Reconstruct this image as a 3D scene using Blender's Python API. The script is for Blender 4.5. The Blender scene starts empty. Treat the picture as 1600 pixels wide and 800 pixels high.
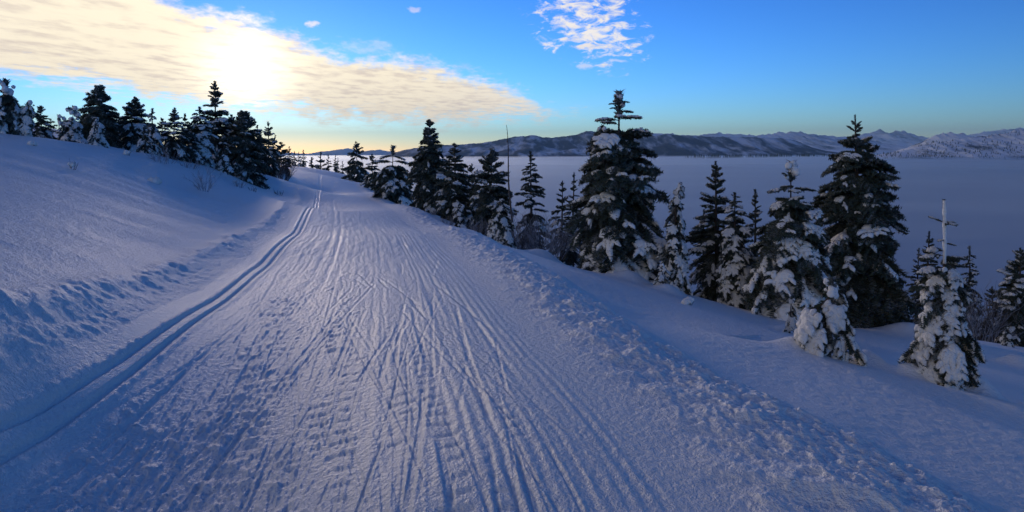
import bpy, bmesh, math, random
import numpy as np
from mathutils import Vector, Matrix, Euler

SC = bpy.context.scene
COL = SC.collection
R = math.radians

# ------------------------------------------------------------------ camera
F = 1042.0            # focal length for a 1600 pixel wide picture
EYE = 1.6
ROLL = 0.005
cam_d = bpy.data.cameras.new('camera')
cam = bpy.data.objects.new('camera', cam_d)
COL.objects.link(cam)
cam_d.sensor_fit = 'HORIZONTAL'
cam_d.angle_x = 2 * math.atan(800 / F)
cam_d.shift_y = -0.1
cam_d.clip_start = 0.05
cam_d.clip_end = 150000
cam.location = (0, 0, EYE)
cam.rotation_euler = (R(90), ROLL, 0)
SC.camera = cam

# ------------------------------------------------------------------ sun, exposure
SUN_AZ = R(-21.7)
SUN_EL = R(6.6)
sun_d = bpy.data.lights.new('sun', 'SUN')
sun = bpy.data.objects.new('sun', sun_d)
COL.objects.link(sun)
sun_d.energy = 0.65
sun_d.angle = R(8)
sun_d.color = (1.0, 0.82, 0.70)
sdir = Vector((math.sin(SUN_AZ) * math.cos(SUN_EL), math.cos(SUN_AZ) * math.cos(SUN_EL), math.sin(SUN_EL)))
sun.rotation_euler = sdir.to_track_quat('Z', 'Y').to_euler()
sun.location = (-8, 20, 12)
SC.view_settings.view_transform = 'Standard'
SC.view_settings.look = 'None'
SC.view_settings.gamma = 1
SC.view_settings.exposure = 0.8
SC.cycles.use_denoising = True
SC.cycles.max_bounces = 6
SC.cycles.diffuse_bounces = 3
SC.cycles.glossy_bounces = 2
SC.cycles.transparent_max_bounces = 8
SC.cycles.volume_bounces = 0
SC.cycles.sample_clamp_indirect = 6


def inv(px, py, Y):
    """point at depth Y that the photograph shows at (px, py)"""
    x = (px - 800) / F * Y
    y = (240 - py) / F * Y
    c, s = math.cos(ROLL), math.sin(ROLL)
    return (x * c + y * s, Y, -x * s + y * c + EYE)


def azel(px, py):
    X, Y, Z = inv(px, py, 1.0)
    Z -= EYE
    return math.atan2(X, Y), math.asin(Z / math.sqrt(X * X + Y * Y + Z * Z))


# ------------------------------------------------------------------ node helper
class NT:
    def __init__(self, tree):
        self.t = tree
        tree.nodes.clear()

    def n(self, kind, **kw):
        nd = self.t.nodes.new(kind)
        for k, v in kw.items():
            setattr(nd, k, v)
        return nd

    def plug(self, sock, v):
        if v is None:
            return
        if isinstance(v, bpy.types.NodeSocket):
            self.t.links.new(v, sock)
        else:
            sock.default_value = v

    def m(self, op, a, b=None, c=None, clamp=False):
        nd = self.n('ShaderNodeMath', operation=op)
        nd.use_clamp = clamp
        for i, v in enumerate((a, b, c)):
            self.plug(nd.inputs[i], v)
        return nd.outputs[0]

    def vm(self, op, a, b=None):
        nd = self.n('ShaderNodeVectorMath', operation=op)
        self.plug(nd.inputs[0], a)
        self.plug(nd.inputs[1], b)
        return nd.outputs['Value'] if op in ('DOT_PRODUCT', 'LENGTH') else nd.outputs[0]

    def noise(self, vec, scale, detail=4, rough=0.55, dist=0.0, lac=2.0):
        nd = self.n('ShaderNodeTexNoise')
        self.plug(nd.inputs['Vector'], vec)
        nd.inputs['Scale'].default_value = scale
        nd.inputs['Detail'].default_value = detail
        nd.inputs['Roughness'].default_value = rough
        nd.inputs['Distortion'].default_value = dist
        nd.inputs['Lacunarity'].default_value = lac
        return nd.outputs['Fac']

    def smooth(self, v, a, b, to0=0.0, to1=1.0):
        nd = self.n('ShaderNodeMapRange', interpolation_type='SMOOTHSTEP')
        self.plug(nd.inputs[0], v)
        nd.inputs[1].default_value = a
        nd.inputs[2].default_value = b
        nd.inputs[3].default_value = to0
        nd.inputs[4].default_value = to1
        return nd.outputs[0]

    def mix(self, fac, a, b, blend='MIX'):
        nd = self.n('ShaderNodeMix', data_type='RGBA', blend_type=blend)
        self.plug(nd.inputs[0], fac)
        self.plug(nd.inputs[6], a)
        self.plug(nd.inputs[7], b)
        return nd.outputs[2]

    def comb(self, x, y, z):
        nd = self.n('ShaderNodeCombineXYZ')
        for i, v in enumerate((x, y, z)):
            self.plug(nd.inputs[i], v)
        return nd.outputs[0]

    def curve(self, v, pts):
        nd = self.n('ShaderNodeFloatCurve')
        c = nd.mapping.curves[0]
        pts = sorted(pts)
        c.points[0].location = pts[0]
        c.points[1].location = pts[-1]
        for p in pts[1:-1]:
            c.points.new(*p)
        for p in c.points:
            p.handle_type = 'AUTO'
        nd.mapping.extend = 'HORIZONTAL'
        nd.mapping.update()
        self.plug(nd.inputs['Value'], v)
        return nd.outputs[0]


# ------------------------------------------------------------------ sky with its clouds
SKY_K = 0.066
world = bpy.data.worlds.new('World')
SC.world = world
world.use_nodes = True
w = NT(world.node_tree)
sky = w.n('ShaderNodeTexSky', sky_type='NISHITA')
sky.sun_disc = False
sky.sun_elevation = SUN_EL
sky.sun_rotation = SUN_AZ
sky.altitude = 1200
sky.air_density = 1.0
sky.dust_density = 0.1
sky.ozone_density = 4.2
hs = w.n('ShaderNodeHueSaturation')
hs.inputs['Saturation'].default_value = 1.03
w.plug(hs.inputs['Color'], sky.outputs[0])
gam = w.n('ShaderNodeGamma')
gam.inputs[1].default_value = 1.6
w.plug(gam.inputs[0], hs.outputs[0])
skyc = w.vm('MULTIPLY', gam.outputs[0], (1.06, 0.88, 0.92))      # the cool white balance of the picture
tc = w.n('ShaderNodeTexCoord')
D = w.vm('NORMALIZE', tc.outputs['Generated'])
sx = w.n('ShaderNodeSeparateXYZ')
w.plug(sx.inputs[0], D)
dx, dy, dz = sx.outputs
az = w.m('ARCTAN2', dx, dy)
el = w.m('ARCSINE', dz)
up = w.m('MAXIMUM', dz, 0.02)
plane = w.comb(w.m('DIVIDE', dx, up), w.m('DIVIDE', dy, up), 0.0)   # the flat sheet of air the cloud lies in
AZ0, AZ1, EL1 = -1.6, 0.6, 0.6
t01 = w.m('DIVIDE', w.m('SUBTRACT', az, AZ0), AZ1 - AZ0, clamp=True)


def band(pts):
    out = []
    for px, py in pts:
        a, e = azel(px, py)
        out.append(((a - AZ0) / (AZ1 - AZ0), e / EL1))
    return out


upper = w.curve(t01, [(0.0, 0.75), (0.2, 0.72)] + band([(0, -125), (120, -60), (225, -12), (290, 22), (340, 36), (400, 48), (450, 66), (500, 92), (560, 102), (620, 108), (690, 122), (760, 140), (815, 158)]) + band([(860, 190)]) + [(0.86, 0.05), (1.0, 0.02)])
lower = w.curve(t01, [(0.0, 0.30), (0.2, 0.28)] + band([(0, 98), (100, 112), (200, 130), (260, 142), (330, 153), (400, 160), (470, 162), (500, 168), (560, 173), (650, 178), (730, 178), (815, 168)]) + band([(860, 168)]) + [(0.86, 0.4), (1.0, 0.6)])
rot = w.n('ShaderNodeMapping')
w.plug(rot.inputs[0], plane)
rot.inputs['Rotation'].default_value = (0, 0, R(-20))
rot.inputs['Scale'].default_value = (1.0, 0.55, 1)
wav = rot.outputs[0]
n_big = w.noise(wav, 0.9, 5, 0.6)
n_fine = w.noise(wav, 3.6, 5, 0.62)
n_edge = w.noise(w.vm('MULTIPLY', D, (1, 1, 2.2)), 34, 5, 0.65)
jit = w.m('ADD', w.m('MULTIPLY', w.m('SUBTRACT', n_big, 0.5), 0.06), w.m('MULTIPLY', w.m('SUBTRACT', n_edge, 0.5), 0.11))
elj = w.m('ADD', w.m('DIVIDE', el, EL1), jit)
over = w.m('SUBTRACT', elj, lower)
under = w.m('SUBTRACT', upper, elj)
inside = w.m('MINIMUM', over, under)
alpha = w.smooth(w.m('ADD', inside, w.m('MULTIPLY', w.m('SUBTRACT', n_fine, 0.5), 0.075)), -0.045, 0.012)
# the broken little clouds higher up
c2a, c2e = azel(920, 40)
da = w.m('DIVIDE', w.m('SUBTRACT', az, c2a), 0.105)
de = w.m('DIVIDE', w.m('SUBTRACT', el, c2e), 0.085)
skew = w.m('ADD', da, w.m('MULTIPLY', de, 0.35))
blob = w.m('SUBTRACT', 1.0, w.m('ADD', w.m('MULTIPLY', skew, skew), w.m('MULTIPLY', de, de)))
n_flock = w.noise(w.vm('MULTIPLY', D, (1, 1, 2.4)), 38, 5, 0.62, 0.5)
flock = w.smooth(w.m('ADD', w.m('MULTIPLY', blob, 0.26), n_flock), 0.62, 0.86)
flock = w.m('MULTIPLY', flock, w.smooth(blob, 0.0, 0.35))
# thin wisps near the long cloud
wsum = flock
for (wx, wy, ra, re, k) in ((490, 37, 0.014, 0.007, 0.8), (640, 104, 0.03, 0.008, 0.75), (645, 15, 0.012, 0.005, 0.5), (580, 72, 0.05, 0.012, 0.3), (915, 104, 0.016, 0.006, 0.6), (520, 160, 0.05, 0.006, 0.7)):
    a_, e_ = azel(wx, wy)
    qa = w.m('DIVIDE', w.m('SUBTRACT', az, a_), ra)
    qe = w.m('DIVIDE', w.m('SUBTRACT', el, e_), re)
    q = w.m('SUBTRACT', 1.0, w.m('ADD', w.m('MULTIPLY', qa, qa), w.m('MULTIPLY', qe, qe)))
    q = w.m('ADD', q, w.m('MULTIPLY', w.m('SUBTRACT', n_edge, 0.5), 5.0))
    wsum = w.m('MAXIMUM', wsum, w.m('MULTIPLY', w.smooth(q, 0.1, 1.3), k))
alpha = w.m('MAXIMUM', alpha, w.m('MULTIPLY', wsum, 0.9))
# how near the sun a piece of cloud is: thin cloud scatters the sun forwards
cs = w.vm('DOT_PRODUCT', D, tuple(sdir))
ang = w.m('ARCCOSINE', w.m('MINIMUM', cs, 0.99999))
g1 = w.m('EXPONENT', w.m('MULTIPLY', w.m('MULTIPLY', ang, ang), -1 / (0.05 ** 2)))
g2 = w.m('EXPONENT', w.m('MULTIPLY', ang, -1 / 0.20))
tex = w.m('ADD', w.m('MULTIPLY', n_fine, 0.6), w.m('MULTIPLY', n_big, 0.4))
dens = w.smooth(tex, 0.34, 0.56)
ccol = w.mix(dens, (0.74, 0.63, 0.51, 1), (1.0, 0.88, 0.66, 1))
ccol = w.mix(w.smooth(ang, 0.2, 0.6, 0.0, 0.6), ccol, (0.95, 0.90, 0.86, 1))
lum = w.m('ADD', w.m('ADD', 0.68, w.m('MULTIPLY', g2, 0.14)), w.m('MULTIPLY', g1, 0.75))
ccol = w.vm('SCALE', ccol)
w.plug(ccol.node.inputs['Scale'], lum)
bg_sky = w.n('ShaderNodeBackground')
w.plug(bg_sky.inputs[0], skyc)
bg_sky.inputs[1].default_value = SKY_K
bg_cl = w.n('ShaderNodeBackground')
w.plug(bg_cl.inputs[0], ccol)
bg_cl.inputs[1].default_value = 1.0
mx = w.n('ShaderNodeMixShader')
w.plug(mx.inputs[0], alpha)
w.plug(mx.inputs[1], bg_sky.outputs[0])
w.plug(mx.inputs[2], bg_cl.outputs[0])
wo = w.n('ShaderNodeOutputWorld')
w.plug(wo.inputs[0], mx.outputs[0])


# ------------------------------------------------------------------ noise in numpy
def _hash(ix, iy, seed):
    h = (ix.astype(np.int64) * 374761393 + iy.astype(np.int64) * 668265263 + seed * 1442695041) & 0xFFFFFFFF
    h = ((h ^ (h >> 13)) * 1274126177) & 0xFFFFFFFF
    return (h ^ (h >> 16)) & 0xFFFFFFFF


def pnoise(x, y, seed=0):
    xi = np.floor(x); yi = np.floor(y)
    fx = x - xi; fy = y - yi
    u = fx * fx * fx * (fx * (fx * 6 - 15) + 10)
    v = fy * fy * fy * (fy * (fy * 6 - 15) + 10)
    out = 0
    for ox in (0, 1):
        for oy in (0, 1):
            a = _hash(xi + ox, yi + oy, seed) * (2 * math.pi / 4294967296.0)
            g = np.cos(a) * (fx - ox) + np.sin(a) * (fy - oy)
            out = out + g * (u if ox else 1 - u) * (v if oy else 1 - v)
    return out * 1.5


def fbm(x, y, oct=3, seed=0, gain=0.5):
    o = 0; a = 1.0
    for k in range(oct):
        o = o + a * pnoise(x, y, seed + k * 17)
        x = x * 2.03 + 11.3; y = y * 2.03 + 5.7
        a *= gain
    return o


def sstep(x, a, b):
    t = np.clip((x - a) / (b - a), 0, 1)
    return t * t * (3 - 2 * t)


def tag(o, label=None, cat=None, group=None, kind=None):
    if label: o['label'] = label
    if cat: o['category'] = cat
    if group: o['group'] = group
    if kind: o['kind'] = kind
    return o


def mesh_obj(name, verts, faces, mats, parent=None, smooth=True, midx=None):
    me = bpy.data.meshes.new(name)
    me.from_pydata(verts, [], faces)
    for m in (mats if isinstance(mats, (list, tuple)) else [mats]):
        me.materials.append(m)
    if smooth:
        me.polygons.foreach_set('use_smooth', np.ones(len(me.polygons), dtype=bool))
    if midx is not None:
        me.polygons.foreach_set('material_index', np.asarray(midx, dtype=np.int32))
    me.update()
    o = bpy.data.objects.new(name, me)
    COL.objects.link(o)
    if parent is not None:
        o.parent = parent
    return o


def grid_mesh(name, P, mask, mat, N=None):
    """mesh from an (r, c, 3) grid of points keeping the quads where mask is set"""
    nr, nc = P.shape[:2]
    idx = np.arange(nr * nc).reshape(nr, nc)
    q = np.stack([idx[:-1, :-1], idx[:-1, 1:], idx[1:, 1:], idx[1:, :-1]], -1)
    q = q[mask].reshape(-1, 4)
    used, invx = np.unique(q, return_inverse=True)
    q = invx.reshape(-1, 4).astype(np.int32)
    V = P.reshape(-1, 3)[used]
    me = bpy.data.meshes.new(name)
    me.vertices.add(len(V)); me.loops.add(q.size); me.polygons.add(len(q))
    me.vertices.foreach_set('co', V.astype(np.float32).ravel())
    me.loops.foreach_set('vertex_index', q.ravel())
    me.polygons.foreach_set('loop_start', np.arange(0, q.size, 4, dtype=np.int32))
    me.polygons.foreach_set('loop_total', np.full(len(q), 4, dtype=np.int32))
    me.polygons.foreach_set('use_smooth', np.ones(len(q), dtype=bool))
    me.materials.append(mat)
    me.update(calc_edges=True)
    if N is not None:
        me.normals_split_custom_set_from_vertices(N.reshape(-1, 3)[used].astype(np.float32))
    o = bpy.data.objects.new(name, me)
    COL.objects.link(o)
    return o


# ------------------------------------------------------------------ materials
def new_mat(name):
    m = bpy.data.materials.new(name)
    m.use_nodes = True
    t = NT(m.node_tree)
    out = t.n('ShaderNodeOutputMaterial')
    p = t.n('ShaderNodeBsdfPrincipled')
    t.plug(out.inputs[0], p.outputs[0])
    return m, t, p, out


def snow_mat(name, bump=True, scale=1.0, tint=(0.91, 0.88, 0.81), rough=0.55):
    m, t, p, out = new_mat(name)
    tc = t.n('ShaderNodeTexCoord')
    ob = tc.outputs['Object']
    big = t.noise(ob, 0.35 * scale, 3)
    p.inputs['Roughness'].default_value = rough
    p.inputs['IOR'].default_value = 1.31
    a = tuple(v * 0.94 for v in tint) + (1,)
    t.plug(p.inputs['Base Color'], t.mix(big, a, tint + (1,)))
    if bump:
        n1 = t.noise(ob, 26 * scale, 3, 0.6)
        n2 = t.noise(ob, 90 * scale, 2, 0.6)
        b1 = t.n('ShaderNodeBump')
        b1.inputs['Strength'].default_value = 0.8
        b1.inputs['Distance'].default_value = 0.03 / scale
        t.plug(b1.inputs['Height'], t.m('ADD', n1, t.m('MULTIPLY', n2, 0.35)))
        t.plug(p.inputs['Normal'], b1.outputs[0])
    return m


M_SNOW = snow_mat('snow')
M_TRAIL = snow_mat('groomed_snow', tint=(0.90, 0.87, 0.80), rough=0.5)
# ------------------------------------------------------------------ terrain: the trail and the slopes
T_Y = np.array([-40, 0.5, 3, 4, 5.2, 7.6, 10.9, 16.7, 30, 53, 90, 125, 165, 230.])
T_Z = np.array([0, 0, 0, 0, 0, -.05, -.2, -.36, -.9, -1.5, -2.05, -2.1, -1.75, -3.0])
T_PX = [None, None, -165, 60, 205, 343, 412, 463, 491, 500, 498, 490, 474, None]
R_PX = [None, None, 1600, 1215, 1020, 880, 800, 722, 643, 589, 553, 536, 522, None]
def _x(px, Y): return (px - 800) / F * Y
T_X = [_x(p, y) if p is not None else None for p, y in zip(T_PX, T_Y)]
R_X = [_x(p, y) if p is not None else None for p, y in zip(R_PX, T_Y)]
R_X[2] = 1.70; R_X[3] = 1.45
T_X[1] = -2.45; T_X[0] = 1.0
R_X[1] = 2.05; R_X[0] = 5.0
T_X[-1] = -78.0; R_X[-1] = -70.0
T_X = np.array(T_X); R_X = np.array(R_X)


def pchip(xq, x, y):
    h = np.diff(x); d = np.diff(y) / h
    m = np.zeros_like(y)
    for k in range(1, len(x) - 1):
        if d[k - 1] * d[k] > 0:
            w1 = 2 * h[k] + h[k - 1]; w2 = h[k] + 2 * h[k - 1]
            m[k] = (w1 + w2) / (w1 / d[k - 1] + w2 / d[k])
    m[0] = d[0]; m[-1] = d[-1]
    i = np.clip(np.searchsorted(x, xq) - 1, 0, len(x) - 2)
    t = np.clip((xq - x[i]) / h[i], 0, 1)
    return (y[i] * (1 + 2 * t) * (1 - t) ** 2 + h[i] * m[i] * t * (1 - t) ** 2 + y[i + 1] * t * t * (3 - 2 * t) + h[i] * m[i + 1] * t * t * (t - 1))


W0 = 3.9
CP = []          # control points (X, Y, Z)
for px, py, Y in (
        # open slope above the trail
        (0, 217, 17), (75, 221, 19), (150, 230, 21.5), (250, 247, 25), (330, 262, 30), (400, 269, 38), (440, 268, 52), (465, 264, 85),
        (0, 300, 9.6), (0, 400, 6.0), (0, 480, 4.75), (150, 300, 13), (150, 400, 7.6), (150, 448, 6.3), (300, 300, 19.5), (300, 350, 13),
        (300, 384, 10.5), (400, 300, 28), (400, 325, 20), (450, 290, 48), (450, 307, 34), (-200, 250, 11), (-200, 400, 4.9), (-200, 520, 3.6),
        (-250, 190, 19), (0, 250, 13),
        # brow beyond the trees
        (0, 222, 26), (150, 236, 30), (250, 249, 36), (330, 258, 44), (400, 262, 60), (440, 262, 80), (-250, 190, 32),
        # slope below the trail
        (760, 375, 21), (800, 389, 20), (850, 405, 19.5), (900, 421, 19), (1000, 441, 18), (1100, 468, 16.5), (1200, 499, 15), (1300, 509, 15.6),
        (1400, 519, 16.2), (1560, 538, 16), (1600, 545, 16), (1750, 570, 16), (700, 348, 28), (660, 330, 36), (620, 311, 52), (590, 296, 72), (560, 280, 105),
        (900, 455, 9.4), (1000, 500, 8.8), (1100, 520, 8.6), (1200, 542, 8.2), (1300, 568, 7.9), (1400, 596, 7.5), (1500, 621, 7.2), (1600, 643, 6.9), (1750, 680, 6.5),
        (1000, 478, 11), (1100, 503, 10.5), (1200, 526, 10.2), (1300, 548, 9.9), (1400, 574, 9.6), (1500, 592, 9.4), (1600, 608, 9.2),
        (1100, 600, 5.3), (1200, 640, 4.75), (1300, 650, 4.9), (1400, 690, 4.6), (1500, 740, 4.1), (1600, 720, 4.8), (1750, 800, 4.0),
        # falling away behind the first trees
        (800, 390, 30), (900, 425, 27), (1000, 455, 26), (1100, 482, 25), (1200, 512, 24), (1400, 525, 24), (1600, 545, 24), (1800, 570, 24),
        (700, 352, 42), (620, 318, 85), (800, 420, 60), (1000, 490, 50), (1200, 540, 50), (1400, 560, 50), (1600, 580, 50), (650, 370, 120), (560, 300, 170)):
    CP.append(inv(px, py, Y))
for yy, zz in zip(T_Y, T_Z):
    if 0 < yy < 200:
        xt = float(pchip(np.array([yy]), T_Y, T_X)[0]); xr = float(pchip(np.array([yy]), T_Y, R_X)[0])
        for f in (0.0, 0.5, 0.9):
            CP.append((xt + (xr - xt) * f, yy, zz))
for yy in (-4, -15, -40):
    for xx, zz in ((-30, 8.0), (-12, 2.6), (-4, 0.4), (-1.5, 0), (1.2, 0), (4, -0.6), (12, -3.2), (30, -9)):  # unseen uphill side raised to cut skylight on the hillside
        CP.append((xx, yy, zz))
for xx, yy, zz in ((-9, 0.5, 1.8), (-20, 0.5, 5.0), (5, 0.6, -0.9), (12, 0.6, -3.1), (25, 0.6, -7.5)):  # uphill points out of view lifted too, to shade the hillside
    CP.append((xx, yy, zz))
CP = np.array(CP)


def warp(X, Y):
    r = np.sqrt(X * X + Y * Y) + 1e-6
    th = np.arctan2(X, Y)
    return th * 1.4, np.log(r + 0.6), r


cu, cv, cr = warp(CP[:, 0], CP[:, 1])
ch = (CP[:, 2] - EYE) / (cr + 0.6)


def tpsk(d2):
    return np.where(d2 > 1e-12, 0.5 * d2 * np.log(np.maximum(d2, 1e-12)), 0)


n = len(CP)
K = tpsk((cu[:, None] - cu[None]) ** 2 + (cv[:, None] - cv[None]) ** 2) + np.eye(n) * 2e-4
Pm = np.stack([np.ones(n), cu, cv], 1)
A = np.zeros((n + 3, n + 3)); A[:n, :n] = K; A[:n, n:] = Pm; A[n:, :n] = Pm.T
sol = np.linalg.solve(A, np.concatenate([ch, np.zeros(3)]))


def base_z(X, Y):
    sh = X.shape
    X = X.ravel(); Y = Y.ravel()
    o = np.empty_like(X)
    for k in range(0, len(X), 40000):
        u, v, r = warp(X[k:k + 40000], Y[k:k + 40000])
        g = tpsk((u[:, None] - cu[None]) ** 2 + (v[:, None] - cv[None]) ** 2) @ sol[:n] + sol[n] + sol[n + 1] * u + sol[n + 2] * v
        o[k:k + 40000] = g * (r + 0.6) + EYE
    return o.reshape(sh)


rng = np.random.default_rng(7)
STREAKS = []
for k in range(420):      # skate and pole marks: straight shallow cuts at a small angle to the trail
    s0 = 2.0 + 22 * rng.random() ** 1.5
    v0 = 0.35 + 2.35 * rng.random()
    an = rng.choice([-1, 1]) * (0.02 + 0.20 * rng.random() ** 1.4)
    ln = 0.7 + 3.4 * rng.random() ** 2
    big = k % 9 == 0
    STREAKS.append((s0, v0, an, ln * (1.5 if big else 1), 0.013 if big else 0.005 + 0.005 * rng.random(), 0.014 if big else 0.004 + 0.006 * rng.random()))
MOUNDS = [  # snow heaped round small trees and boulders: px, py, Y, radius, height
    (1358, 560, 8.4, 0.30, 0.32), (1244, 550, 8.4, 0.28, 0.18), (1524, 600, 7.9, 0.30, 0.36), (1428, 602, 7.95, 0.22, 0.24), (850, 388, 19.5, 0.5, 0.28),
    (985, 428, 17.0, 0.45, 0.25), (1235, 500, 12.5, 0.3, 0.12), (240, 265, 24, 0.5, 0.10), (1045, 440, 16.0, 0.35, 0.2), (1590, 572, 12, 0.3, 0.2), (1420, 500, 15.5, 0.6, 0.3)]
MOUNDS = [inv(a, b, c)[:2] + (d, e) for a, b, c, d, e in MOUNDS]


FOLD = [inv(a_, b_, c_)[:2] for a_, b_, c_ in ((980, 485, 9.4), (1100, 520, 8.6), (1200, 542, 8.2), (1300, 568, 7.9), (1400, 596, 7.5), (1500, 621, 7.2), (1600, 643, 6.9), (1800, 690, 6.2))]


def seg_dist(X, Y):
    """signed distance from the wind-drift crest (positive beyond it) and how far along it has risen"""
    best = np.full(X.shape, 1e9); al = np.zeros(X.shape)
    for k in range(len(FOLD) - 1):
        ax, ay = FOLD[k]; bx, by = FOLD[k + 1]
        ex, ey = bx - ax, by - ay
        L2 = ex * ex + ey * ey
        t_ = np.clip(((X - ax) * ex + (Y - ay) * ey) / L2, 0, 1)
        qx = X - ax - t_ * ex; qy = Y - ay - t_ * ey
        d_ = np.sqrt(qx * qx + qy * qy)
        sgn = np.sign(ex * qy - ey * qx)
        m_ = d_ < np.abs(best)
        best = np.where(m_, d_ * np.where(sgn == 0, 1, sgn), best)
        al = np.where(m_, (k + t_) / (len(FOLD) - 1), al)
    return best, sstep(al, 0.02, 0.45)


def lateral(X, Y):
    xt = pchip(Y, T_Y, T_X); xr = pchip(Y, T_Y, R_X)
    return (X - xt) / (xr - xt) * W0


def height(X, Y):
    Z = base_z(X, Y)
    r = np.sqrt(X * X + Y * Y)
    v = lateral(X, Y)
    s = Y.copy()
    near = 1 - sstep(r, 60, 140)
    # the hillside and the slope: wind-packed grain and gentle waves
    off = np.maximum(sstep(-v, 0.6, 1.4), sstep(v, 4.2, 5.4))
    Z = Z + off * near * (0.035 * fbm(X * 0.35, Y * 0.35, 2, 3) + 0.006 * fbm(X * 7, Y * 7, 2, 5) * (r < 30))
    left = sstep(-v, 0.8, 2.0)
    Z = Z + left * near * 0.035 * fbm((X + Y * 0.5) * 0.25, (Y - X * 0.4) * 0.8, 2, 9)
    # cut edge above the classic track
    rough = fbm(X * 5, Y * 5, 3, 21)
    lip_at = 0.78 + 0.10 * fbm(s * 0.9, s * 0 + 3.3, 3, 22)
    lip = np.exp(-((-v - lip_at) / 0.16) ** 2)
    face = sstep(-v, 0.22, 0.40) * (1 - sstep(-v, lip_at - 0.1, lip_at + 0.25))
    Z = Z + (1 - sstep(r, 22, 50)) * (lip * (0.05 + 0.012 * rough) + 0.5 * face * (0.016 * rough + 0.012 * np.clip(fbm(X * 24, Y * 22, 2, 24), -.3, 1) + 0.010 * fbm(X * 11, Y * 11, 2, 23)))
    # classic track: two flat-floored grooves and their shoulders
    wob = 0.006 * fbm(s * 0.7, s * 0, 2, 30)
    d1 = np.minimum(np.abs(v - 0.062 + wob), np.abs(v + 0.062 + wob))
    crumb = fbm(X * 16, Y * 12, 2, 29)
    Z = Z - near * 0.024 * (1 - sstep(d1, 0.016, 0.030 + 0.005 * crumb)) + near * 0.006 * np.exp(-((np.abs(v) - 0.12) / 0.025) ** 2) * (1 + crumb)
    soft = 0.42 / (1 + (r / 11.0) ** 2) + 0.04
    on = soft * sstep(v, 0.11, 0.24) * (1 - sstep(v, 2.9, 3.2))
    # clods thrown beside the track, of many sizes
    patch = sstep(fbm(s * 0.45, v * 1.6, 2, 33), -0.30, 0.35)
    w_cl = sstep(v, 0.16, 0.30) * (1 - sstep(v, 1.15, 1.9)) + 0.25 * sstep(v, 2.2, 2.5) * (1 - sstep(v, 2.9, 3.2))
    c1 = np.clip(fbm(X * 9 + 2, Y * 7, 2, 31) - 0.12, 0, 1); c2 = np.clip(fbm(X * 22, Y * 15, 2, 32) - 0.05, 0, 1); c3 = np.clip(fbm(X * 44, Y * 27, 2, 34), 0, 1)
    Z = Z + near * on * w_cl * (0.055 * c1 * patch + 0.032 * c2 * (0.25 + patch) + 0.014 * c3)
    # fine streaks along the trail
    Z = Z + near * on * (0.0035 * fbm(s * 0.25, v * 7, 2, 35) + 0.0055 * fbm(s * 0.35, v * 24 + s * 0.4, 2, 36) + 0.005 * fbm(s * 0.5, v * 27 - s * 0.9, 2, 37) + 0.004 * fbm(X * 18, Y * 10, 2, 38))
    Z = Z + near * (r < 75) * sstep(v, 0.1, 0.3) * (1 - sstep(v, 2.9, 3.2)) * sstep(r, 6, 14) * (0.006 * fbm(X * 5, Y * 1.6, 3, 45) + 0.005 * fbm(s * 0.4, v * 15, 2, 46))
    for vt in (0.80, 0.98):
        Z = Z - near * 0.006 * (1 - sstep(np.abs(v - vt - 0.05 * np.sin(s * 0.13)), 0.022, 0.045)) * sstep(r, 6, 11)
    # snowmobile belts: cross bars in three lanes and a smooth runner beside each
    for vc, hw, per, ph in ((2.05, 0.19, 0.150, 0.0), (1.55, 0.19, 0.165, 1.3), (2.42, 0.12, 0.13, 0.4), (1.08, 0.13, 0.15, 2.2)):
        vv = v - vc - 0.04 * np.sin(s * 0.33 + ph) - 0.008 * np.sin(s * 0.9 + 2 * ph)
        lane = 1 - sstep(np.abs(vv), hw * 0.85, hw)
        bars = np.exp(-((np.mod(s / per + 0.22 * pnoise(X * 3, Y * 3, 41), 1) - 0.5) * per / 0.022) ** 2)
        keep = sstep(fbm(s * 0.8, v * 2.5 + ph, 2, 42), -0.15, 0.25) * sstep(np.abs(vv), 0.01, 0.03)
        Z = Z - near * on * lane * (0.003 + 0.020 * bars * keep * (r < 18))
        Z = Z - near * on * 0.011 * (1 - sstep(np.abs(np.abs(vv) - hw - 0.13), 0.02, 0.045)) * 0.7
    for s0, v0, an, ln, wd, dp in STREAKS:
        sel = np.nonzero((np.abs(s - s0) < ln) & (np.abs(v - v0) < 1.0))
        ds = s[sel] - s0
        dv = v[sel] - v0 - an * ds
        k = 1 - sstep(np.abs(ds), ln * 0.40, ln * 0.5)
        m = (1 - sstep(np.abs(dv), wd, wd * 1.6)) * k
        rim = np.exp(-((dv - wd * 2.3 * np.sign(an)) / (wd * 0.9)) ** 2) * k
        sf = 0.5 / (1 + (r[sel] / 11.0) ** 2)
        Z[sel] += sf * (-dp * m + 0.5 * dp * rim)
    # corduroy along the outer side
    cord = sstep(v, 2.2, 2.3) * (1 - sstep(v, 2.95, 3.05)) * (r < 25)
    Z = Z + near * cord * 0.0030 * np.sin(2 * math.pi * v / 0.070) * (0.45 + 0.55 * sstep(fbm(s * 0.6, v * 3, 2, 44), -0.4, 0.2))
    # loose bank along the outer edge
    bk = sstep(v, 2.95, 3.95) * (1 - sstep(v, 4.15, 4.9))
    lump = np.clip(fbm(X * 4.2, Y * 3.2, 3, 51) + 0.25, 0, 1.2)
    Z = Z + near * bk * (0.14 + 0.034 * lump + 0.026 * fbm(s * 4 + v * 2, v * 1.8, 3, 54) + 0.014 * np.clip(fbm(X * 11 + 3, Y * 9, 2, 53), -0.2, 1) + 0.008 * fbm(X * 26, Y * 24, 2, 52))
    dd, along = seg_dist(X, Y)
    Z = Z + np.where(r < 20, 0.05 * np.exp(-(dd / 0.55) ** 2) - 0.20 * np.exp(-((dd - 1.35) / 0.7) ** 2), 0) * along
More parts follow.
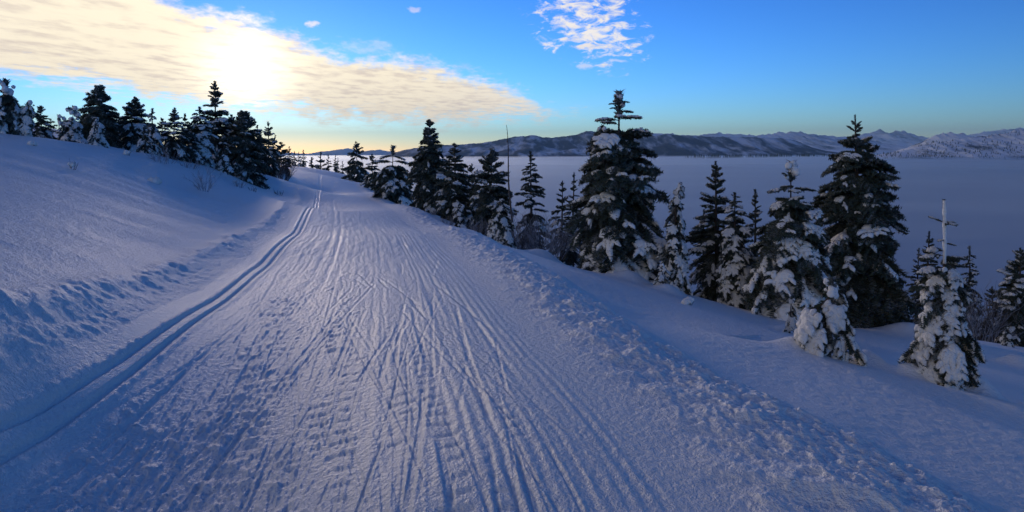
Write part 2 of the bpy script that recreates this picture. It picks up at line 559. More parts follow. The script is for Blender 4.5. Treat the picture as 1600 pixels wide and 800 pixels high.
    for mx_, my_, rad, hh in MOUNDS:
        Z = Z + hh * np.exp(-((X - mx_) ** 2 + (Y - my_) ** 2) / rad ** 2)
    # everything sinks below the fog farther out
    far = sstep(r, 120, 420)
    drop = np.where(v > 0, 1.0, 0.55)
    Z = np.where(r > 120, Z * (1 - far) + (-8 - 0.36 * (r - 120) * drop) * far, Z)
    return Z


th = np.concatenate([np.linspace(-math.pi, R(-46), 26)[:-1], np.arange(R(-46), R(46), 0.00150), np.linspace(R(46), math.pi, 26)])
rs = [0.9]
while rs[-1] < 900:
    r_ = rs[-1]
    k = np.interp(math.log(r_), [math.log(a) for a in (0.9, 2.2, 2.8, 8, 25, 70, 150, 900)], [0.12, 0.03, 0.0042, 0.0055, 0.007, 0.012, 0.04, 0.08])
    rs.append(r_ * (1 + k))
rs = np.array(rs)
TH, RR = np.meshgrid(th, rs)
GX = RR * np.sin(TH); GY = RR * np.cos(TH)
GZ = height(GX, GY)
P = np.stack([GX, GY, GZ], -1)
gr = np.zeros_like(P)
du = np.empty_like(P); dv_ = np.empty_like(P)
du[:, 1:-1] = P[:, 2:] - P[:, :-2]; du[:, 0] = P[:, 1] - P[:, 0]; du[:, -1] = P[:, -1] - P[:, -2]
dv_[1:-1] = P[2:] - P[:-2]; dv_[0] = P[1] - P[0]; dv_[-1] = P[-1] - P[-2]
NN = np.cross(du, dv_); NN /= np.linalg.norm(NN, axis=-1, keepdims=True) + 1e-12
NN *= np.sign(NN[..., 2:3]) + (NN[..., 2:3] == 0)
vm_ = lateral((GX[:-1, :-1] + GX[1:, 1:]) / 2, (GY[:-1, :-1] + GY[1:, 1:]) / 2)
rm_ = (RR[:-1, :-1] + RR[1:, 1:]) / 2
trail_m = (vm_ > -0.3) & (vm_ < 3.05) & (rm_ < 230)
bank_m = (vm_ >= 3.05) & (vm_ < 4.6) & (rm_ < 120)
cut_m = (vm_ <= -0.3) & (vm_ > -0.85) & (rm_ < 120)
left_m = (vm_ <= 0) & ~trail_m & ~cut_m
right_m = (vm_ > 0) & ~trail_m & ~bank_m
for nm, mk, mt in (('ski_trail', trail_m, M_TRAIL), ('snow_bank', bank_m, M_SNOW), ('cut_bank', cut_m, M_SNOW), ('hillside', left_m, M_SNOW), ('slope', right_m, M_SNOW)):
    tag(grid_mesh(nm, P, mk, mt, NN), kind='structure')


def ground(x, y):
    return float(height(np.array([[float(x)]]), np.array([[float(y)]]))[0, 0])


# ------------------------------------------------------------------ fog filling the valley
FOG_Z = -80.0
mf, t, p, out = new_mat('fog')
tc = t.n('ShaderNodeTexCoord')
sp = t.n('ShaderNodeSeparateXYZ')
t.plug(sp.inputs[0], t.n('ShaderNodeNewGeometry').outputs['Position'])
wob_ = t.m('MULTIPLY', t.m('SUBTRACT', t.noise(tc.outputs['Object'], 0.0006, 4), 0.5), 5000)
thick = t.smooth(t.m('ADD', sp.outputs[1], wob_), 1200, 9000)      # thin fog darker near this slope; far scattered brightness put into its colour
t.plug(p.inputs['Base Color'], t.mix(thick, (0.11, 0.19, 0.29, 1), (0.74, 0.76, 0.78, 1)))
p.inputs['Roughness'].default_value = 0.5
p.inputs['IOR'].default_value = 1.2
p.inputs['Sheen Weight'].default_value = 0.2
p.inputs['Sheen Roughness'].default_value = 0.6
fr = np.concatenate([np.geomspace(130, 9000, 150), np.geomspace(9500, 44000, 26)])
ft = np.concatenate([np.linspace(-math.pi, R(-46), 20)[:-1], np.linspace(R(-46), R(46), 320), np.linspace(R(46), math.pi, 20)[1:]])
FT, FR = np.meshgrid(ft, fr)
FX = FR * np.sin(FT); FY = FR * np.cos(FT)
hill_d = np.sqrt((FX - 5200) ** 2 + (FY - 6900) ** 2)
FZ = FOG_Z + 4 * fbm(FX / 600, FY / 500, 2, 61) + 0.5 * fbm(FX / 130, FY / 90, 2, 62) * (FR < 5000) + 24 * fbm(FX / 2200, FY / 1500, 4, 63) * sstep(FR, 1500, 6000)
FZ += 20 * sstep(FR, 4000, 10000)
FZ -= (FR ** 2) / (2 * 6371000.0) * 0.15
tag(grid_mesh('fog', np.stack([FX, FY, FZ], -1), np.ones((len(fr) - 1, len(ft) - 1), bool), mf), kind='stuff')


# ------------------------------------------------------------------ mountains
def mountain_mat(name, dark, snow, lo, hi, sc):
    m, t, p, out = new_mat(name)
    geo = t.n('ShaderNodeNewGeometry')
    pos = geo.outputs['Position']
    n1 = t.noise(t.vm('MULTIPLY', pos, (1, 0.5, 0.6)), sc, 4, 0.55)
    n2 = t.noise(t.vm('MULTIPLY', pos, (1, 0.22, 0.3)), sc * 3.2, 5, 0.6, 0.6)
    f = t.smooth(t.m('ADD', t.m('MULTIPLY', n1, 0.5), t.m('MULTIPLY', n2, 0.5)), lo, hi)
    t.plug(p.inputs['Base Color'], t.mix(f, dark + (1,), snow + (1,)))
    p.inputs['Roughness'].default_value = 0.9
    p.inputs['Specular IOR Level'].default_value = 0.1
    return m


def ridge(name, prof, Y, depth, mat, seed, rough=0.25, base=-140, ncol=420, gully=0.18, bow=0.0):
    """a long mountain: crest points are (px, py) seen at distance Y"""
    pts = [inv(a, b, Y) for a, b in prof]
    xs = np.array([q[0] for q in pts]); zs = np.array([q[2] for q in pts])
    X = np.linspace(xs[0], xs[-1], ncol)
    crest = pchip(X, xs, zs)
    L = xs[-1] - xs[0]
    rows = np.concatenate([np.linspace(-1, 0, 34), np.linspace(0.08, 1, 14)])
    wl = depth * 0.5
    XX, TT = np.meshgrid(X, rows)
    CC = np.repeat(crest[None], len(rows), 0)
    YY = Y + TT * depth + bow * (np.abs(XX - X.mean()) / L) ** 2
    fall = 1 - np.abs(TT) ** 0.85
    spur = fbm(XX / (wl * 0.7), YY / (wl * 2.2), 4, seed)
    rid = 1 - np.abs(fbm(XX / (wl * 0.33), YY / (wl * 1.1), 3, seed + 5)) * 2
    rel = np.maximum(CC - base, 1)
    ZZ = base + rel * np.clip(fall * (1 + 0 * TT) + np.abs(TT) * (1 - np.abs(TT)) * (gully * 2.2 * spur + gully * 1.2 * (rid - 0.6)), 0, 1.2)
    ZZ += rel * rough * 0.12 * (1 - np.abs(TT)) * fbm(XX / (wl * 0.10), YY / (wl * 0.12), 3, seed + 9)
    XX = XX + depth * 0.10 * fbm(XX / wl, YY / wl, 2, seed + 13) * np.abs(TT)
    return tag(grid_mesh(name, np.stack([XX, YY, ZZ], -1), np.ones((len(rows) - 1, ncol - 1), bool), mat), kind='structure')


M_FOREST = mountain_mat('forested_mountain', (0.040, 0.050, 0.060), (0.72, 0.74, 0.78), 0.445, 0.615, 0.0016)
M_PEAK = mountain_mat('snowy_mountain', (0.10, 0.12, 0.15), (0.84, 0.85, 0.88), 0.36, 0.54, 0.0010)
M_HILL = mountain_mat('snowy_hill', (0.09, 0.10, 0.12), (0.82, 0.82, 0.84), 0.34, 0.52, 0.004)
ridge('mountain_ridge', [(560, 252), (600, 243), (640, 233), (690, 227), (740, 224), (775, 220), (792, 216), (830, 212), (862, 215), (890, 212), (925, 205), (950, 210), (985, 217), (1020, 220), (1060, 230), (1090, 246)], 13000, 3400, M_FOREST, 100)
ridge('mountain_ridge', [(930, 246), (975, 222), (1010, 213), (1040, 210), (1100, 213), (1150, 214), (1200, 215), (1235, 218), (1262, 228), (1290, 240), (1310, 248)], 12000, 2400, M_FOREST, 130)
ridge('mountain_ridge', [(880, 240), (950, 217), (1030, 208), (1080, 212), (1120, 208), (1180, 211), (1235, 206), (1280, 211), (1320, 214), (1370, 222), (1400, 245)], 20000, 4500, M_PEAK, 160, rough=0.5)
ridge('mountain_ridge', [(1240, 245), (1300, 222), (1340, 211), (1358, 209), (1372, 203), (1388, 208), (1405, 205), (1430, 211), (1460, 216), (1500, 212), (1560, 203), (1600, 200), (1660, 205), (1750, 200)], 30000, 6000, M_PEAK, 190, rough=0.7)
ridge('mountain_ridge', [(380, 242), (440, 238), (480, 240), (500, 237), (520, 235), (545, 232), (562, 237), (590, 234), (612, 237), (650, 238), (720, 246)], 36000, 5000, M_PEAK, 220, rough=0.5, base=-200)
ridge('mountain_ridge', [(1420, 240), (1440, 226), (1462, 212), (1482, 207), (1500, 208), (1520, 214), (1560, 210), (1600, 208), (1700, 200)], 9500, 1500, M_HILL, 260, rough=0.4)
ridge('snowy_hill', [(1340, 248), (1385, 240), (1420, 234), (1450, 225), (1500, 218), (1545, 213), (1600, 203), (1680, 192), (1800, 185)], 6200, 1300, M_HILL, 300, rough=0.6, base=-110)

# ------------------------------------------------------------------ haze
hm, t, p, out = new_mat('haze')
t.t.nodes.remove(p)
pv = t.n('ShaderNodeVolumePrincipled')
pv.inputs['Color'].default_value = (0.46, 0.74, 1.0, 1)
pv.inputs['Density'].default_value = 2.4e-5
pv.inputs['Anisotropy'].default_value = 0.0
t.plug(out.inputs['Volume'], pv.outputs[0])
HB = 45000.0
hv = [(x, y, z) for z in (-420, 1500) for y in (-HB, HB) for x in (-HB, HB)]
tag(mesh_obj('haze', hv, [(0, 2, 3, 1), (4, 5, 7, 6), (0, 1, 5, 4), (2, 6, 7, 3), (0, 4, 6, 2), (1, 3, 7, 5)], hm, smooth=False), kind='stuff')

# a thin sheet of brighter mist lying on the far fog
mm, t, p, out = new_mat('mist')
t.t.nodes.remove(p)
pv = t.n('ShaderNodeVolumePrincipled')
pv.inputs['Color'].default_value = (0.84, 0.91, 1.0, 1)
pv.inputs['Density'].default_value = 3.5e-4
pv.inputs['Anisotropy'].default_value = 0.78
t.plug(out.inputs['Volume'], pv.outputs[0])
mv = []
for z in (FOG_Z - 70, FOG_Z + 42):
    for x, y in ((-2600, 420), (3000, 420), (34000, 36000), (-34000, 36000)):
        mv.append((x, y, z))
tag(mesh_obj('mist', mv, [(3, 2, 1, 0), (4, 5, 6, 7), (0, 1, 5, 4), (1, 2, 6, 5), (2, 3, 7, 6), (3, 0, 4, 7)], mm, smooth=False), kind='stuff')
# ------------------------------------------------------------------ tree building kit
def simple_mat(name, col, rough=0.8, var=0.0, vs=8.0, spec=0.2):
    m, t, p, out = new_mat(name)
    if var:
        tc = t.n('ShaderNodeTexCoord')
        oi = t.n('ShaderNodeObjectInfo')
        n_ = t.noise(tc.outputs['Object'], vs, 3)
        f = t.m('ADD', t.m('MULTIPLY', n_, 0.7), t.m('MULTIPLY', oi.outputs['Random'], 0.3))
        a = tuple(c * (1 - var) for c in col) + (1,)
        b = tuple(c * (1 + var) for c in col) + (1,)
        t.plug(p.inputs['Base Color'], t.mix(f, a, b))
    else:
        p.inputs['Base Color'].default_value = col + (1,)
    p.inputs['Roughness'].default_value = rough
    p.inputs['Specular IOR Level'].default_value = spec
    return m


M_NEEDLE = simple_mat('needles', (0.042, 0.058, 0.040), 0.7, 0.45, 6.0)
t = NT.__new__(NT); t.t = M_NEEDLE.node_tree      # a dusting of snow on the needles that face the sky
p = next(q for q in t.t.nodes if q.type == 'BSDF_PRINCIPLED')
old = p.inputs['Base Color'].links[0].from_socket
gn = t.n('ShaderNodeNewGeometry'); sn = t.n('ShaderNodeSeparateXYZ'); t.plug(sn.inputs[0], gn.outputs['Normal'])
dust = t.m('MULTIPLY', t.smooth(t.m('ABSOLUTE', sn.outputs[2]), 0.25, 0.95), t.smooth(t.noise(gn.outputs['Position'], 3.0, 3), 0.38, 0.62, 0.05, 0.55))
t.plug(p.inputs['Base Color'], t.mix(dust, old, (0.62, 0.62, 0.60, 1)))
M_BARK = simple_mat('bark', (0.075, 0.058, 0.048), 0.9, 0.4, 14.0)
M_TSNOW = snow_mat('tree_snow', bump=True, scale=0.5, rough=0.7)
M_FROST = simple_mat('frosted_twigs', (0.30, 0.31, 0.34), 0.8, 0.3, 9.0)
M_DEAD = simple_mat('bare_wood', (0.10, 0.085, 0.075), 0.9, 0.35, 9.0)


class G:
    """growing list of verts / faces with a material number per face"""
    def __init__(self):
        self.v = []; self.f = []; self.m = []

    def tri(self, a, b, c, mi):
        k = len(self.v)
        self.v += [a, b, c]; self.f.append((k, k + 1, k + 2)); self.m.append(mi)

    def tube(self, pts, rad, sides, mi, flat=1.0, close=True):
        """tube through pts; flat < 1 squashes it in z; rad per point"""
        k0 = len(self.v)
        npt = len(pts)
        for i, q in enumerate(pts):
            a = pts[max(i - 1, 0)]; b = pts[min(i + 1, npt - 1)]
            d = (Vector(b) - Vector(a))
            d = d.normalized() if d.length > 1e-9 else Vector((1, 0, 0))
            ref = Vector((0, 0, 1)) if abs(d.z) < 0.9 else Vector((1, 0, 0))
            sx_ = d.cross(ref).normalized(); uz = sx_.cross(d)
            for j in range(sides):
                an = 2 * math.pi * j / sides
                o = sx_ * math.cos(an) * rad[i] + uz * math.sin(an) * rad[i] * flat
                self.v.append((q[0] + o.x, q[1] + o.y, q[2] + o.z))
        for i in range(npt - 1):
            for j in range(sides):
                a = k0 + i * sides + j; b = k0 + i * sides + (j + 1) % sides
                self.f.append((a, b, b + sides, a + sides)); self.m.append(mi)
        if close:
            for base, q, sgn in ((k0, pts[0], 1), (k0 + (npt - 1) * sides, pts[-1], -1)):
                c = len(self.v); self.v.append(tuple(q))
                for j in range(sides):
                    a = base + j; b = base + (j + 1) % sides
                    self.f.append((c, b, a) if sgn > 0 else (c, a, b)); self.m.append(mi)

    def add(self, other, M):
        k = len(self.v)
        A = np.array(other.v) @ np.array(M.to_3x3()).T + np.array(M.translation)
        self.v += [tuple(q) for q in A.tolist()]
        self.f += [tuple(i + k for i in f) for f in other.f]
        self.m += other.m

    def build(self, name, mats, parent=None, smooth=True):
        return mesh_obj(name, self.v, self.f, mats, parent, smooth, self.m)

    def data(self, name, mats, smooth=True):
        me = bpy.data.meshes.new(name)
        me.from_pydata(self.v, [], self.f)
        for m in mats: me.materials.append(m)
        me.polygons.foreach_set('use_smooth', np.full(len(self.f), smooth))
        me.polygons.foreach_set('material_index', np.asarray(self.m, dtype=np.int32))
        me.update()
        return me


def obj_of(name, me, parent=None, M=None):
    o = bpy.data.objects.new(name, me)
    COL.objects.link(o)
    if parent is not None: o.parent = parent
    if M is not None: o.matrix_local = M
    return o


def brush(g, pts, rnd, nl, step, w, mi, fwd=0.55):
    """needles all round a twig"""
    for i in range(len(pts) - 1):
        a = Vector(pts[i]); b = Vector(pts[i + 1])
        d = b - a; L = d.length
        if L < 1e-6: continue
        d /= L
        ref = Vector((0, 0, 1)) if abs(d.z) < 0.9 else Vector((1, 0, 0))
        s1 = d.cross(ref).normalized(); s2 = s1.cross(d)
        nst = max(1, int(L / step))
        for k in range(nst):
            q = a + d * (L * (k + rnd.random()) / nst)
            a0 = rnd.random() * 6.283
            for j in range(3):
                an = a0 + j * 2.094 + rnd.uniform(-.4, .4)
                o = s1 * math.cos(an) + s2 * math.sin(an)
                tip = q + (o + d * fwd).normalized() * nl * rnd.uniform(0.7, 1.2)
                t_ = d.cross(o).normalized() * (w * 0.5)
                bq = q + d * rnd.uniform(-.5, .5) * w
                g.tri(tuple(bq - t_), tuple(bq + t_ + d * w * 0.6), tuple(tip), mi)


def bez(p0, p1, p2, n_):
    return [tuple((1 - t) ** 2 * Vector(p0) + 2 * t * (1 - t) * Vector(p1) + t * t * Vector(p2)) for t in [i / n_ for i in range(n_ + 1)]]


def make_bough(seed, droop, snow, ntw=11, wide=0.42, plump=1.0):
    """a fir bough 1 unit long growing along +X; returns needles+wood and snow as two G"""
    rnd = random.Random(seed)
    g = G(); s = G()
    spine = bez((0, 0, 0), (0.5, rnd.uniform(-.06, .06), 0.10 - droop * 0.1), (1.0, rnd.uniform(-.05, .05), -droop * 0.55), 8)
    g.tube(spine, [0.022 * (1 - 0.8 * i / 8) for i in range(9)], 4, 1, close=False)
    brush(g, spine[1:], rnd, 0.085 * plump, 0.018, 0.040, 0)
    def on(t):
        k = min(int(t * 8), 7); f = t * 8 - k
        return Vector(spine[k]).lerp(Vector(spine[k + 1]), f)
    twigs = []
    for i in range(ntw):
        t = 0.18 + 0.74 * (i + rnd.uniform(-.3, .3)) / ntw
        side = 1 if i % 2 else -1
        q = on(t)
        ln = wide * (1 - 0.72 * t) * rnd.uniform(0.75, 1.15) + 0.05
        an = R(rnd.uniform(38, 62))
        e = q + Vector((math.cos(an) * ln, side * math.sin(an) * ln, -droop * ln * rnd.uniform(0.35, 0.75) + ln * rnd.uniform(-.12, .12)))
        mid = (q + e) / 2 + Vector((0, 0, 0.10 * ln + 0.05 * droop * ln))
        tw = bez(tuple(q), tuple(mid), tuple(e), 4)
        g.tube(tw, [0.012, 0.010, 0.008, 0.006, 0.004], 3, 1, close=False)
        brush(g, tw, rnd, 0.075 * plump, 0.018, 0.040, 0)
        twigs.append((t, tw))
        # side shoots on the longer ones
        if ln > 0.2:
            for sgn in (-1, 1):
                q2 = Vector(tw[2])
                e2 = q2 + Vector((0.10 + rnd.uniform(0, .05), side * 0.05 + sgn * 0.08, -0.03 - droop * .06))
                tw2 = [tuple(q2), tuple((q2 + e2) / 2 + Vector((0, 0, .01))), tuple(e2)]
                brush(g, tw2, rnd, 0.06 * plump, 0.024, 0.028, 0)
                twigs.append((t, tw2))
    if snow > 0:
        def lump(pts, r0, flat):
            pts = [Vector(q) for q in pts]
            fine = []
            m_ = (len(pts) - 1) * 2
            for i in range(m_ + 1):
                k = min(i // 2, len(pts) - 2); fine.append(pts[k].lerp(pts[k + 1], i / 2 - k))
            rr = []
            for i in range(m_ + 1):
                u = i / m_
                env = math.sin(math.pi * (0.10 + 0.82 * u)) ** 0.6
                rr.append(r0 * env * rnd.uniform(0.75, 1.25))
            rr[0] *= 0.5; rr[-1] *= 0.55
            fine = [tuple(q + Vector((rnd.uniform(-.12, .12) * r0, rnd.uniform(-.12, .12) * r0, rr[i] * flat * 0.55 + 0.012))) for i, q in enumerate(fine)]
            s.tube(fine, rr, 7, 0, flat)
        npad = 1 if snow < 0.5 else 3
        centres = [rnd.uniform(0.5, 0.92) for _ in range(npad)]
        if snow > 0.3: lump(spine[3:] if snow > 0.5 else spine[4:], 0.040 + 0.055 * snow, 0.7)
        for t in centres:        # pads of snow lying on the outer fan, running into one another
            for k in range(1 if snow < 0.2 else 2):
                t0 = max(0.2, t - rnd.uniform(0.10, 0.2)); q = on(t0); q2 = on(min(t0 + rnd.uniform(0.22, 0.36), 1.0))
                off = Vector((0, rnd.uniform(-.11, .11) * (1.3 - t), 0))
                lump([tuple(q + off), tuple((q + q2) / 2 + off * 1.2), tuple(q2 + off)], 0.085 + 0.07 * snow * rnd.uniform(0.6, 1), 0.5)
        for t, tw in twigs:
            if min(abs(t - q_) for q_ in centres) < (0.03 if snow < 0.2 else 0.06 + 0.14 * snow) or rnd.random() < snow - 0.45:
                lump(tw if len(tw) < 4 else tw[1:], (0.034 + 0.042 * snow) * rnd.uniform(0.8, 1.25), 0.7)
    return g, s


BOUGHS = {}      # (snow class, droop class, variant) -> dict
for sc_, sv, pl in (('bare', 0.0, 1.3), ('light', 0.14, 1.3), ('mid', 0.36, 1.25), ('heavy', 0.62, 1.2), ('ghost', 1.05, 1.1)):
    for dc, dv in (('up', -0.15), ('flat', 0.25), ('hang', 0.8)):
        for k in range(3):
            g_, s_ = make_bough(hash_ := (len(BOUGHS) * 31 + 5), dv, sv, 11, 0.44 if dc != 'up' else 0.34, pl)
            both = G(); both.add(g_, Matrix.Identity(4))
            if s_.v:
                sm_ = G(); sm_.add(s_, Matrix.Identity(4)); sm_.m = [2] * len(sm_.m); both.add(sm_, Matrix.Identity(4))
            BOUGHS[(sc_, dc, k)] = dict(g=g_, s=s_, both=both, me=g_.data('branch', [M_NEEDLE, M_BARK]), sme=s_.data('snow_load', [M_TSNOW]) if s_.v else None,
                                        bme=both.data('branch', [M_NEEDLE, M_BARK, M_TSNOW]))


def empty(name, loc):
    o = bpy.data.objects.new(name, None)
    o.empty_display_size = 0.2
    COL.objects.link(o)
    o.location = loc
    return o


def interp(x, pts):
    return float(np.interp(x, [p[0] for p in pts], [p[1] for p in pts]))


CONE = [(0, 0.8), (0.08, 0.97), (0.2, 1.0), (0.35, 0.9), (0.55, 0.70), (0.75, 0.46), (0.9, 0.26), (1, 0.12)]


def axis_of(base, top, bend=0.0, sway=0.0, seed=0):
    rnd = random.Random(seed)
    b = Vector(base); t_ = Vector(top)
    H = (t_ - b).length
    ph = rnd.random() * 6
    def at(f):
        q = b.lerp(t_, f)
        q.x += sway * H * math.sin(f * 5 + ph) * f * (1 - f) + bend * H * max(0, f - 0.72) ** 2 * 6
        if bend: q.z -= abs(bend) * H * max(0, f - 0.8) ** 2 * 9
        return q
    return at, H


def grow(root, at, H, rmax, spec, seed, sink=0.0):
    """boughs, trunk and leader of one stem; root is the thing (or None to return a joined mesh)"""
    rnd = random.Random(seed)
    prof = spec.get('prof', CONE)
    nb = int(spec.get('n', 70) * 1.25)
    snow = spec.get('snow', [('light', 0.5), ('mid', 0.5)])
    f0 = spec.get('f0', 0.06); f1 = spec.get('f1', 0.965)
    tilt = spec.get('tilt', [(0, -28), (0.3, -16), (0.6, 4), (0.85, 30), (1, 50)])
    per = spec.get('per', 5.5)
    gaps = spec.get('gap', 0.12)
    nwh = max(4, int(nb / per)) if nb else 0
    joined = G()
    parts = spec.get('parts', 'both')
    tr = spec.get('tr', 0.020) * H
    pts = [tuple(at(f) - at(0)) for f in np.linspace(-0.04, 1, 14)]
    tg = G(); tg.tube(pts, [tr * (1 - 0.93 * i / 13) + 0.004 for i in range(14)], 7, 0)
    out = []
    for k in range(nwh):
        f = f0 + (f1 - f0) * ((k + 0.5) / nwh) ** spec.get('pow', 0.9)
        m_ = max(2, int(round(per * (1.15 - 0.45 * f) + rnd.uniform(-.8, .8))))
        a0 = rnd.random() * 6.283
        for j in range(m_):
            if rnd.random() < gaps: continue
            ff = min(max(f + rnd.uniform(-.5, .5) / nwh * (f1 - f0) * 1.2, 0.01), 0.985)
            L = rmax * interp(ff, prof) * rnd.uniform(0.72, 1.18)
            if L < 0.02 * rmax: continue
            yaw = a0 + j * 6.283 / m_ + rnd.uniform(-.35, .35)
            tl = interp(ff, tilt) + rnd.uniform(-9, 9)
            pick = rnd.random(); acc = 0; sc_ = snow[-1][0]
            for nm, pr in snow:
                acc += pr
                if pick < acc: sc_ = nm; break
            if ff > spec.get('lean_snow', 2): sc_ = 'light'
            dc = 'up' if tl > 16 else ('hang' if tl < -12 or rnd.random() < 0.25 else 'flat')
            key = (sc_, dc, rnd.randrange(3))
            q = at(ff) - at(0)
            plump = 1 + 0.75 * max(0, 1 - L / (0.85 * rmax))
            wd = spec.get('wide', 1.0) * rnd.uniform(0.85, 1.2) * plump
            M = Matrix.Translation(q) @ Matrix.Rotation(yaw, 4, 'Z') @ Matrix.Rotation(R(-tl), 4, 'Y') @ Matrix.Rotation(rnd.uniform(-.35, .35), 4, 'X') @ Matrix.Diagonal((L, L * wd, L * spec.get('thick', 1.0) * plump, 1))
            out.append((key, M))
    for b in spec.get('extra', []):         # boughs given one by one: (height fraction, yaw in degrees, tilt, length, class)
        ff, yaw, tl, L, sc_ = b
        dc = 'up' if tl > 16 else ('hang' if tl < -12 else 'flat')
        q = at(ff) - at(0)
        M = Matrix.Translation(q) @ Matrix.Rotation(R(yaw), 4, 'Z') @ Matrix.Rotation(R(-tl), 4, 'Y') @ Matrix.Diagonal((L, L * spec.get('wide', 1.0), L, 1))
        out.append(((sc_, dc, rnd.randrange(3)), M))
    # leader: a bottle brush on top
    lg = G()
    lf = spec.get('leader', 0.90)
    lp = [tuple(at(f) - at(0)) for f in np.linspace(lf, 1.0, 7)]
    lr = spec.get('lr', 0.016) * H
    for _ in range(2): brush(lg, lp, rnd, lr * 1.15, lr * 0.16, lr * 0.5, 0, 0.8)
    cap = spec.get('cap', 0) * 0.62
    if cap:
        q = Vector(lp[-1])
        for _ in range(9):
            rr = cap * rnd.uniform(0.26, 0.58)
            o = q + Vector((rnd.uniform(-.75, .75) * cap, rnd.uniform(-.75, .75) * cap, rnd.uniform(-2.6, 0.1) * cap))
            lean = Vector((rnd.uniform(-.5, .5), rnd.uniform(-.5, .5), 1)) * rr
            k_ = [rnd.uniform(0.8, 1.2) for _ in range(6)]
            lg.tube([tuple(o + lean * z_) for z_ in (-1.0, -0.7, -0.1, 0.5, 0.85, 1.0)], [rr * .35 * k_[0], rr * 0.8 * k_[1], rr * k_[2], rr * .85 * k_[3], rr * 0.5 * k_[4], rr * 0.1], 8, 2)
        for _ in range(10):      # needles showing through the snow
            o = q + Vector((rnd.uniform(-.9, .9) * cap, rnd.uniform(-.9, .9) * cap, rnd.uniform(-2.4, -0.2) * cap))
            brush(lg, [tuple(o), tuple(o + Vector((o.x - q.x, o.y - q.y, 0.1 * cap)) * 0.5)], rnd, cap * 0.35, cap * 0.05, cap * 0.16, 0)
    if spec.get('coat'):      # snow plastered on the bare leader
        k_ = spec['coat']
        cp_ = [tuple(at(f) - at(0) + Vector((-0.004, -0.012, 0))) for f in np.linspace(spec.get('coat0', 0.55), 1.0, 16)]
        lg.tube(cp_, [k_ * rnd.uniform(0.75, 1.25) for _ in cp_], 7, 2)
    if root is None:
        for key, M in out: joined.add(BOUGHS[key]['both'], M)
        joined.add(lg, Matrix.Identity(4))
        return tg, joined
    tg.build('trunk', [M_BARK], root)
    lg.build('leader', [M_NEEDLE, M_BARK, M_TSNOW], root)
    for key, M in out:
        B = BOUGHS[key]
        if parts == 'split' and B['sme'] is not None:
            b = obj_of('branch', B['me'], root, M)
            obj_of('snow_load', B['sme'], b)
        else:
            obj_of('branch', B['bme'], root, M)
    return len(out)


TREES = []


def tree(name, label, group, px, Y, top, rpx, seed, base_py=None, cat='tree', **spec):
    X = _x(px, Y)
    Z = ground(X, Y)
    tp = inv(top[0], top[1], Y)
    base = (X, Y, Z - spec.get('sink', 0.05))
    at, H = axis_of(base, (tp[0], Y, tp[2]), spec.get('bend', 0), spec.get('sway', 0.01), seed)
    r = empty(name, base)
    tag(r, label, cat, group)
    rmax = 1.2 * rpx * Y / F
    cnt = grow(r, at, H, rmax, spec, seed)
    for st in spec.get('stems', []):      # further stems of the same tree: dict(px, top, rpx, spec...)
        b2 = (_x(st['px'], Y) , Y - 0.15, Z)
        tp2 = inv(st['top'][0], st['top'][1], Y)
        at2, H2 = axis_of(b2, (tp2[0], Y - 0.15, tp2[2]), 0, 0.01, seed + 1)
        off = Vector(b2) - Vector(base)
        def at2o(f, a=at2, o=off): return a(f)
        sub = dict(spec); sub.update(st); sub.pop('stems', None); sub.pop('extra', None)
        # boughs are placed relative to the first stem's foot
        def shifted(f, a=at2, b0=Vector(base)): return a(f)
        sp_off = off
        cnt += grow_at(r, at2, H2, 1.2 * st['rpx'] * Y / F, sub, seed + 50, sp_off)
    TREES.append((label, H, cnt, round(240 - F * (Z - EYE) / Y)))
    return r


def grow_at(root, at, H, rmax, spec, seed, off):
    holder = []
    n0 = set(root.children)
    c = grow(root, at, H, rmax, spec, seed)
    for ch in root.children:
        if ch not in n0:
            ch.matrix_local = Matrix.Translation(off) @ ch.matrix_local
    return c
# ------------------------------------------------------------------ the trees themselves
GR = 'snowy conifers standing below the trail'
GL = 'snowy conifers along the hillside'
HEAVY = [('heavy', 0.8), ('mid', 0.2)]
MIX = [('mid', 0.42), ('light', 0.33), ('heavy', 0.15), ('bare', 0.10)]
DARK = [('bare', 0.36), ('light', 0.46), ('mid', 0.18)]
FIRTOP = [(0, -26), (0.3, -14), (0.6, 4), (0.85, 22), (1, 40)]
# nearest saplings
tree('fir_sapling', 'slender sapling with tall bare snow-crusted leader and snow-bent lower boughs, on the open slope', GR, 1475, 7.8, (1475, 313), 72, 11, sink=0.14,
     snow=[('heavy', 0.6), ('mid', 0.4)], n=36, per=4.5, f0=0.06, f1=0.74, parts='split', coat=0.019, coat0=0.68, leader=0.88, lr=0.011, tr=0.013, gap=0.05, thick=1.15, wide=1.1,
     prof=[(0, 0.55), (0.12, 0.9), (0.25, 1.0), (0.4, 0.82), (0.5, 0.62), (0.62, 0.44), (0.74, 0.34), (1, 0.3)], tilt=[(0, -40), (0.3, -38), (0.5, -30), (0.65, -16), (0.75, 0), (1, 10)],
     extra=[(0.70, 10, 6, 0.26, 'mid'), (0.72, 175, -2, 0.24, 'heavy'), (0.66, 190, -6, 0.30, 'heavy'), (0.67, 350, 4, 0.2, 'light'), (0.64, 265, -8, 0.24, 'heavy'),
            (0.885, 160, 18, 0.17, 'heavy'), (0.885, 15, 8, 0.13, 'heavy'), (0.88, 280, 8, 0.17, 'heavy'), (0.80, 200, 0, 0.10, 'heavy'), (0.78, 340, 0, 0.11, 'mid'),
            (0.5, 192, -42, 0.56, 'heavy'), (0.46, 285, -56, 0.50, 'heavy'), (0.43, 338, -40, 0.54, 'heavy'), (0.3, 262, -60, 0.42, 'heavy'), (0.56, 178, 2, 0.36, 'light'), (0.58, 95, 0, 0.3, 'mid')])
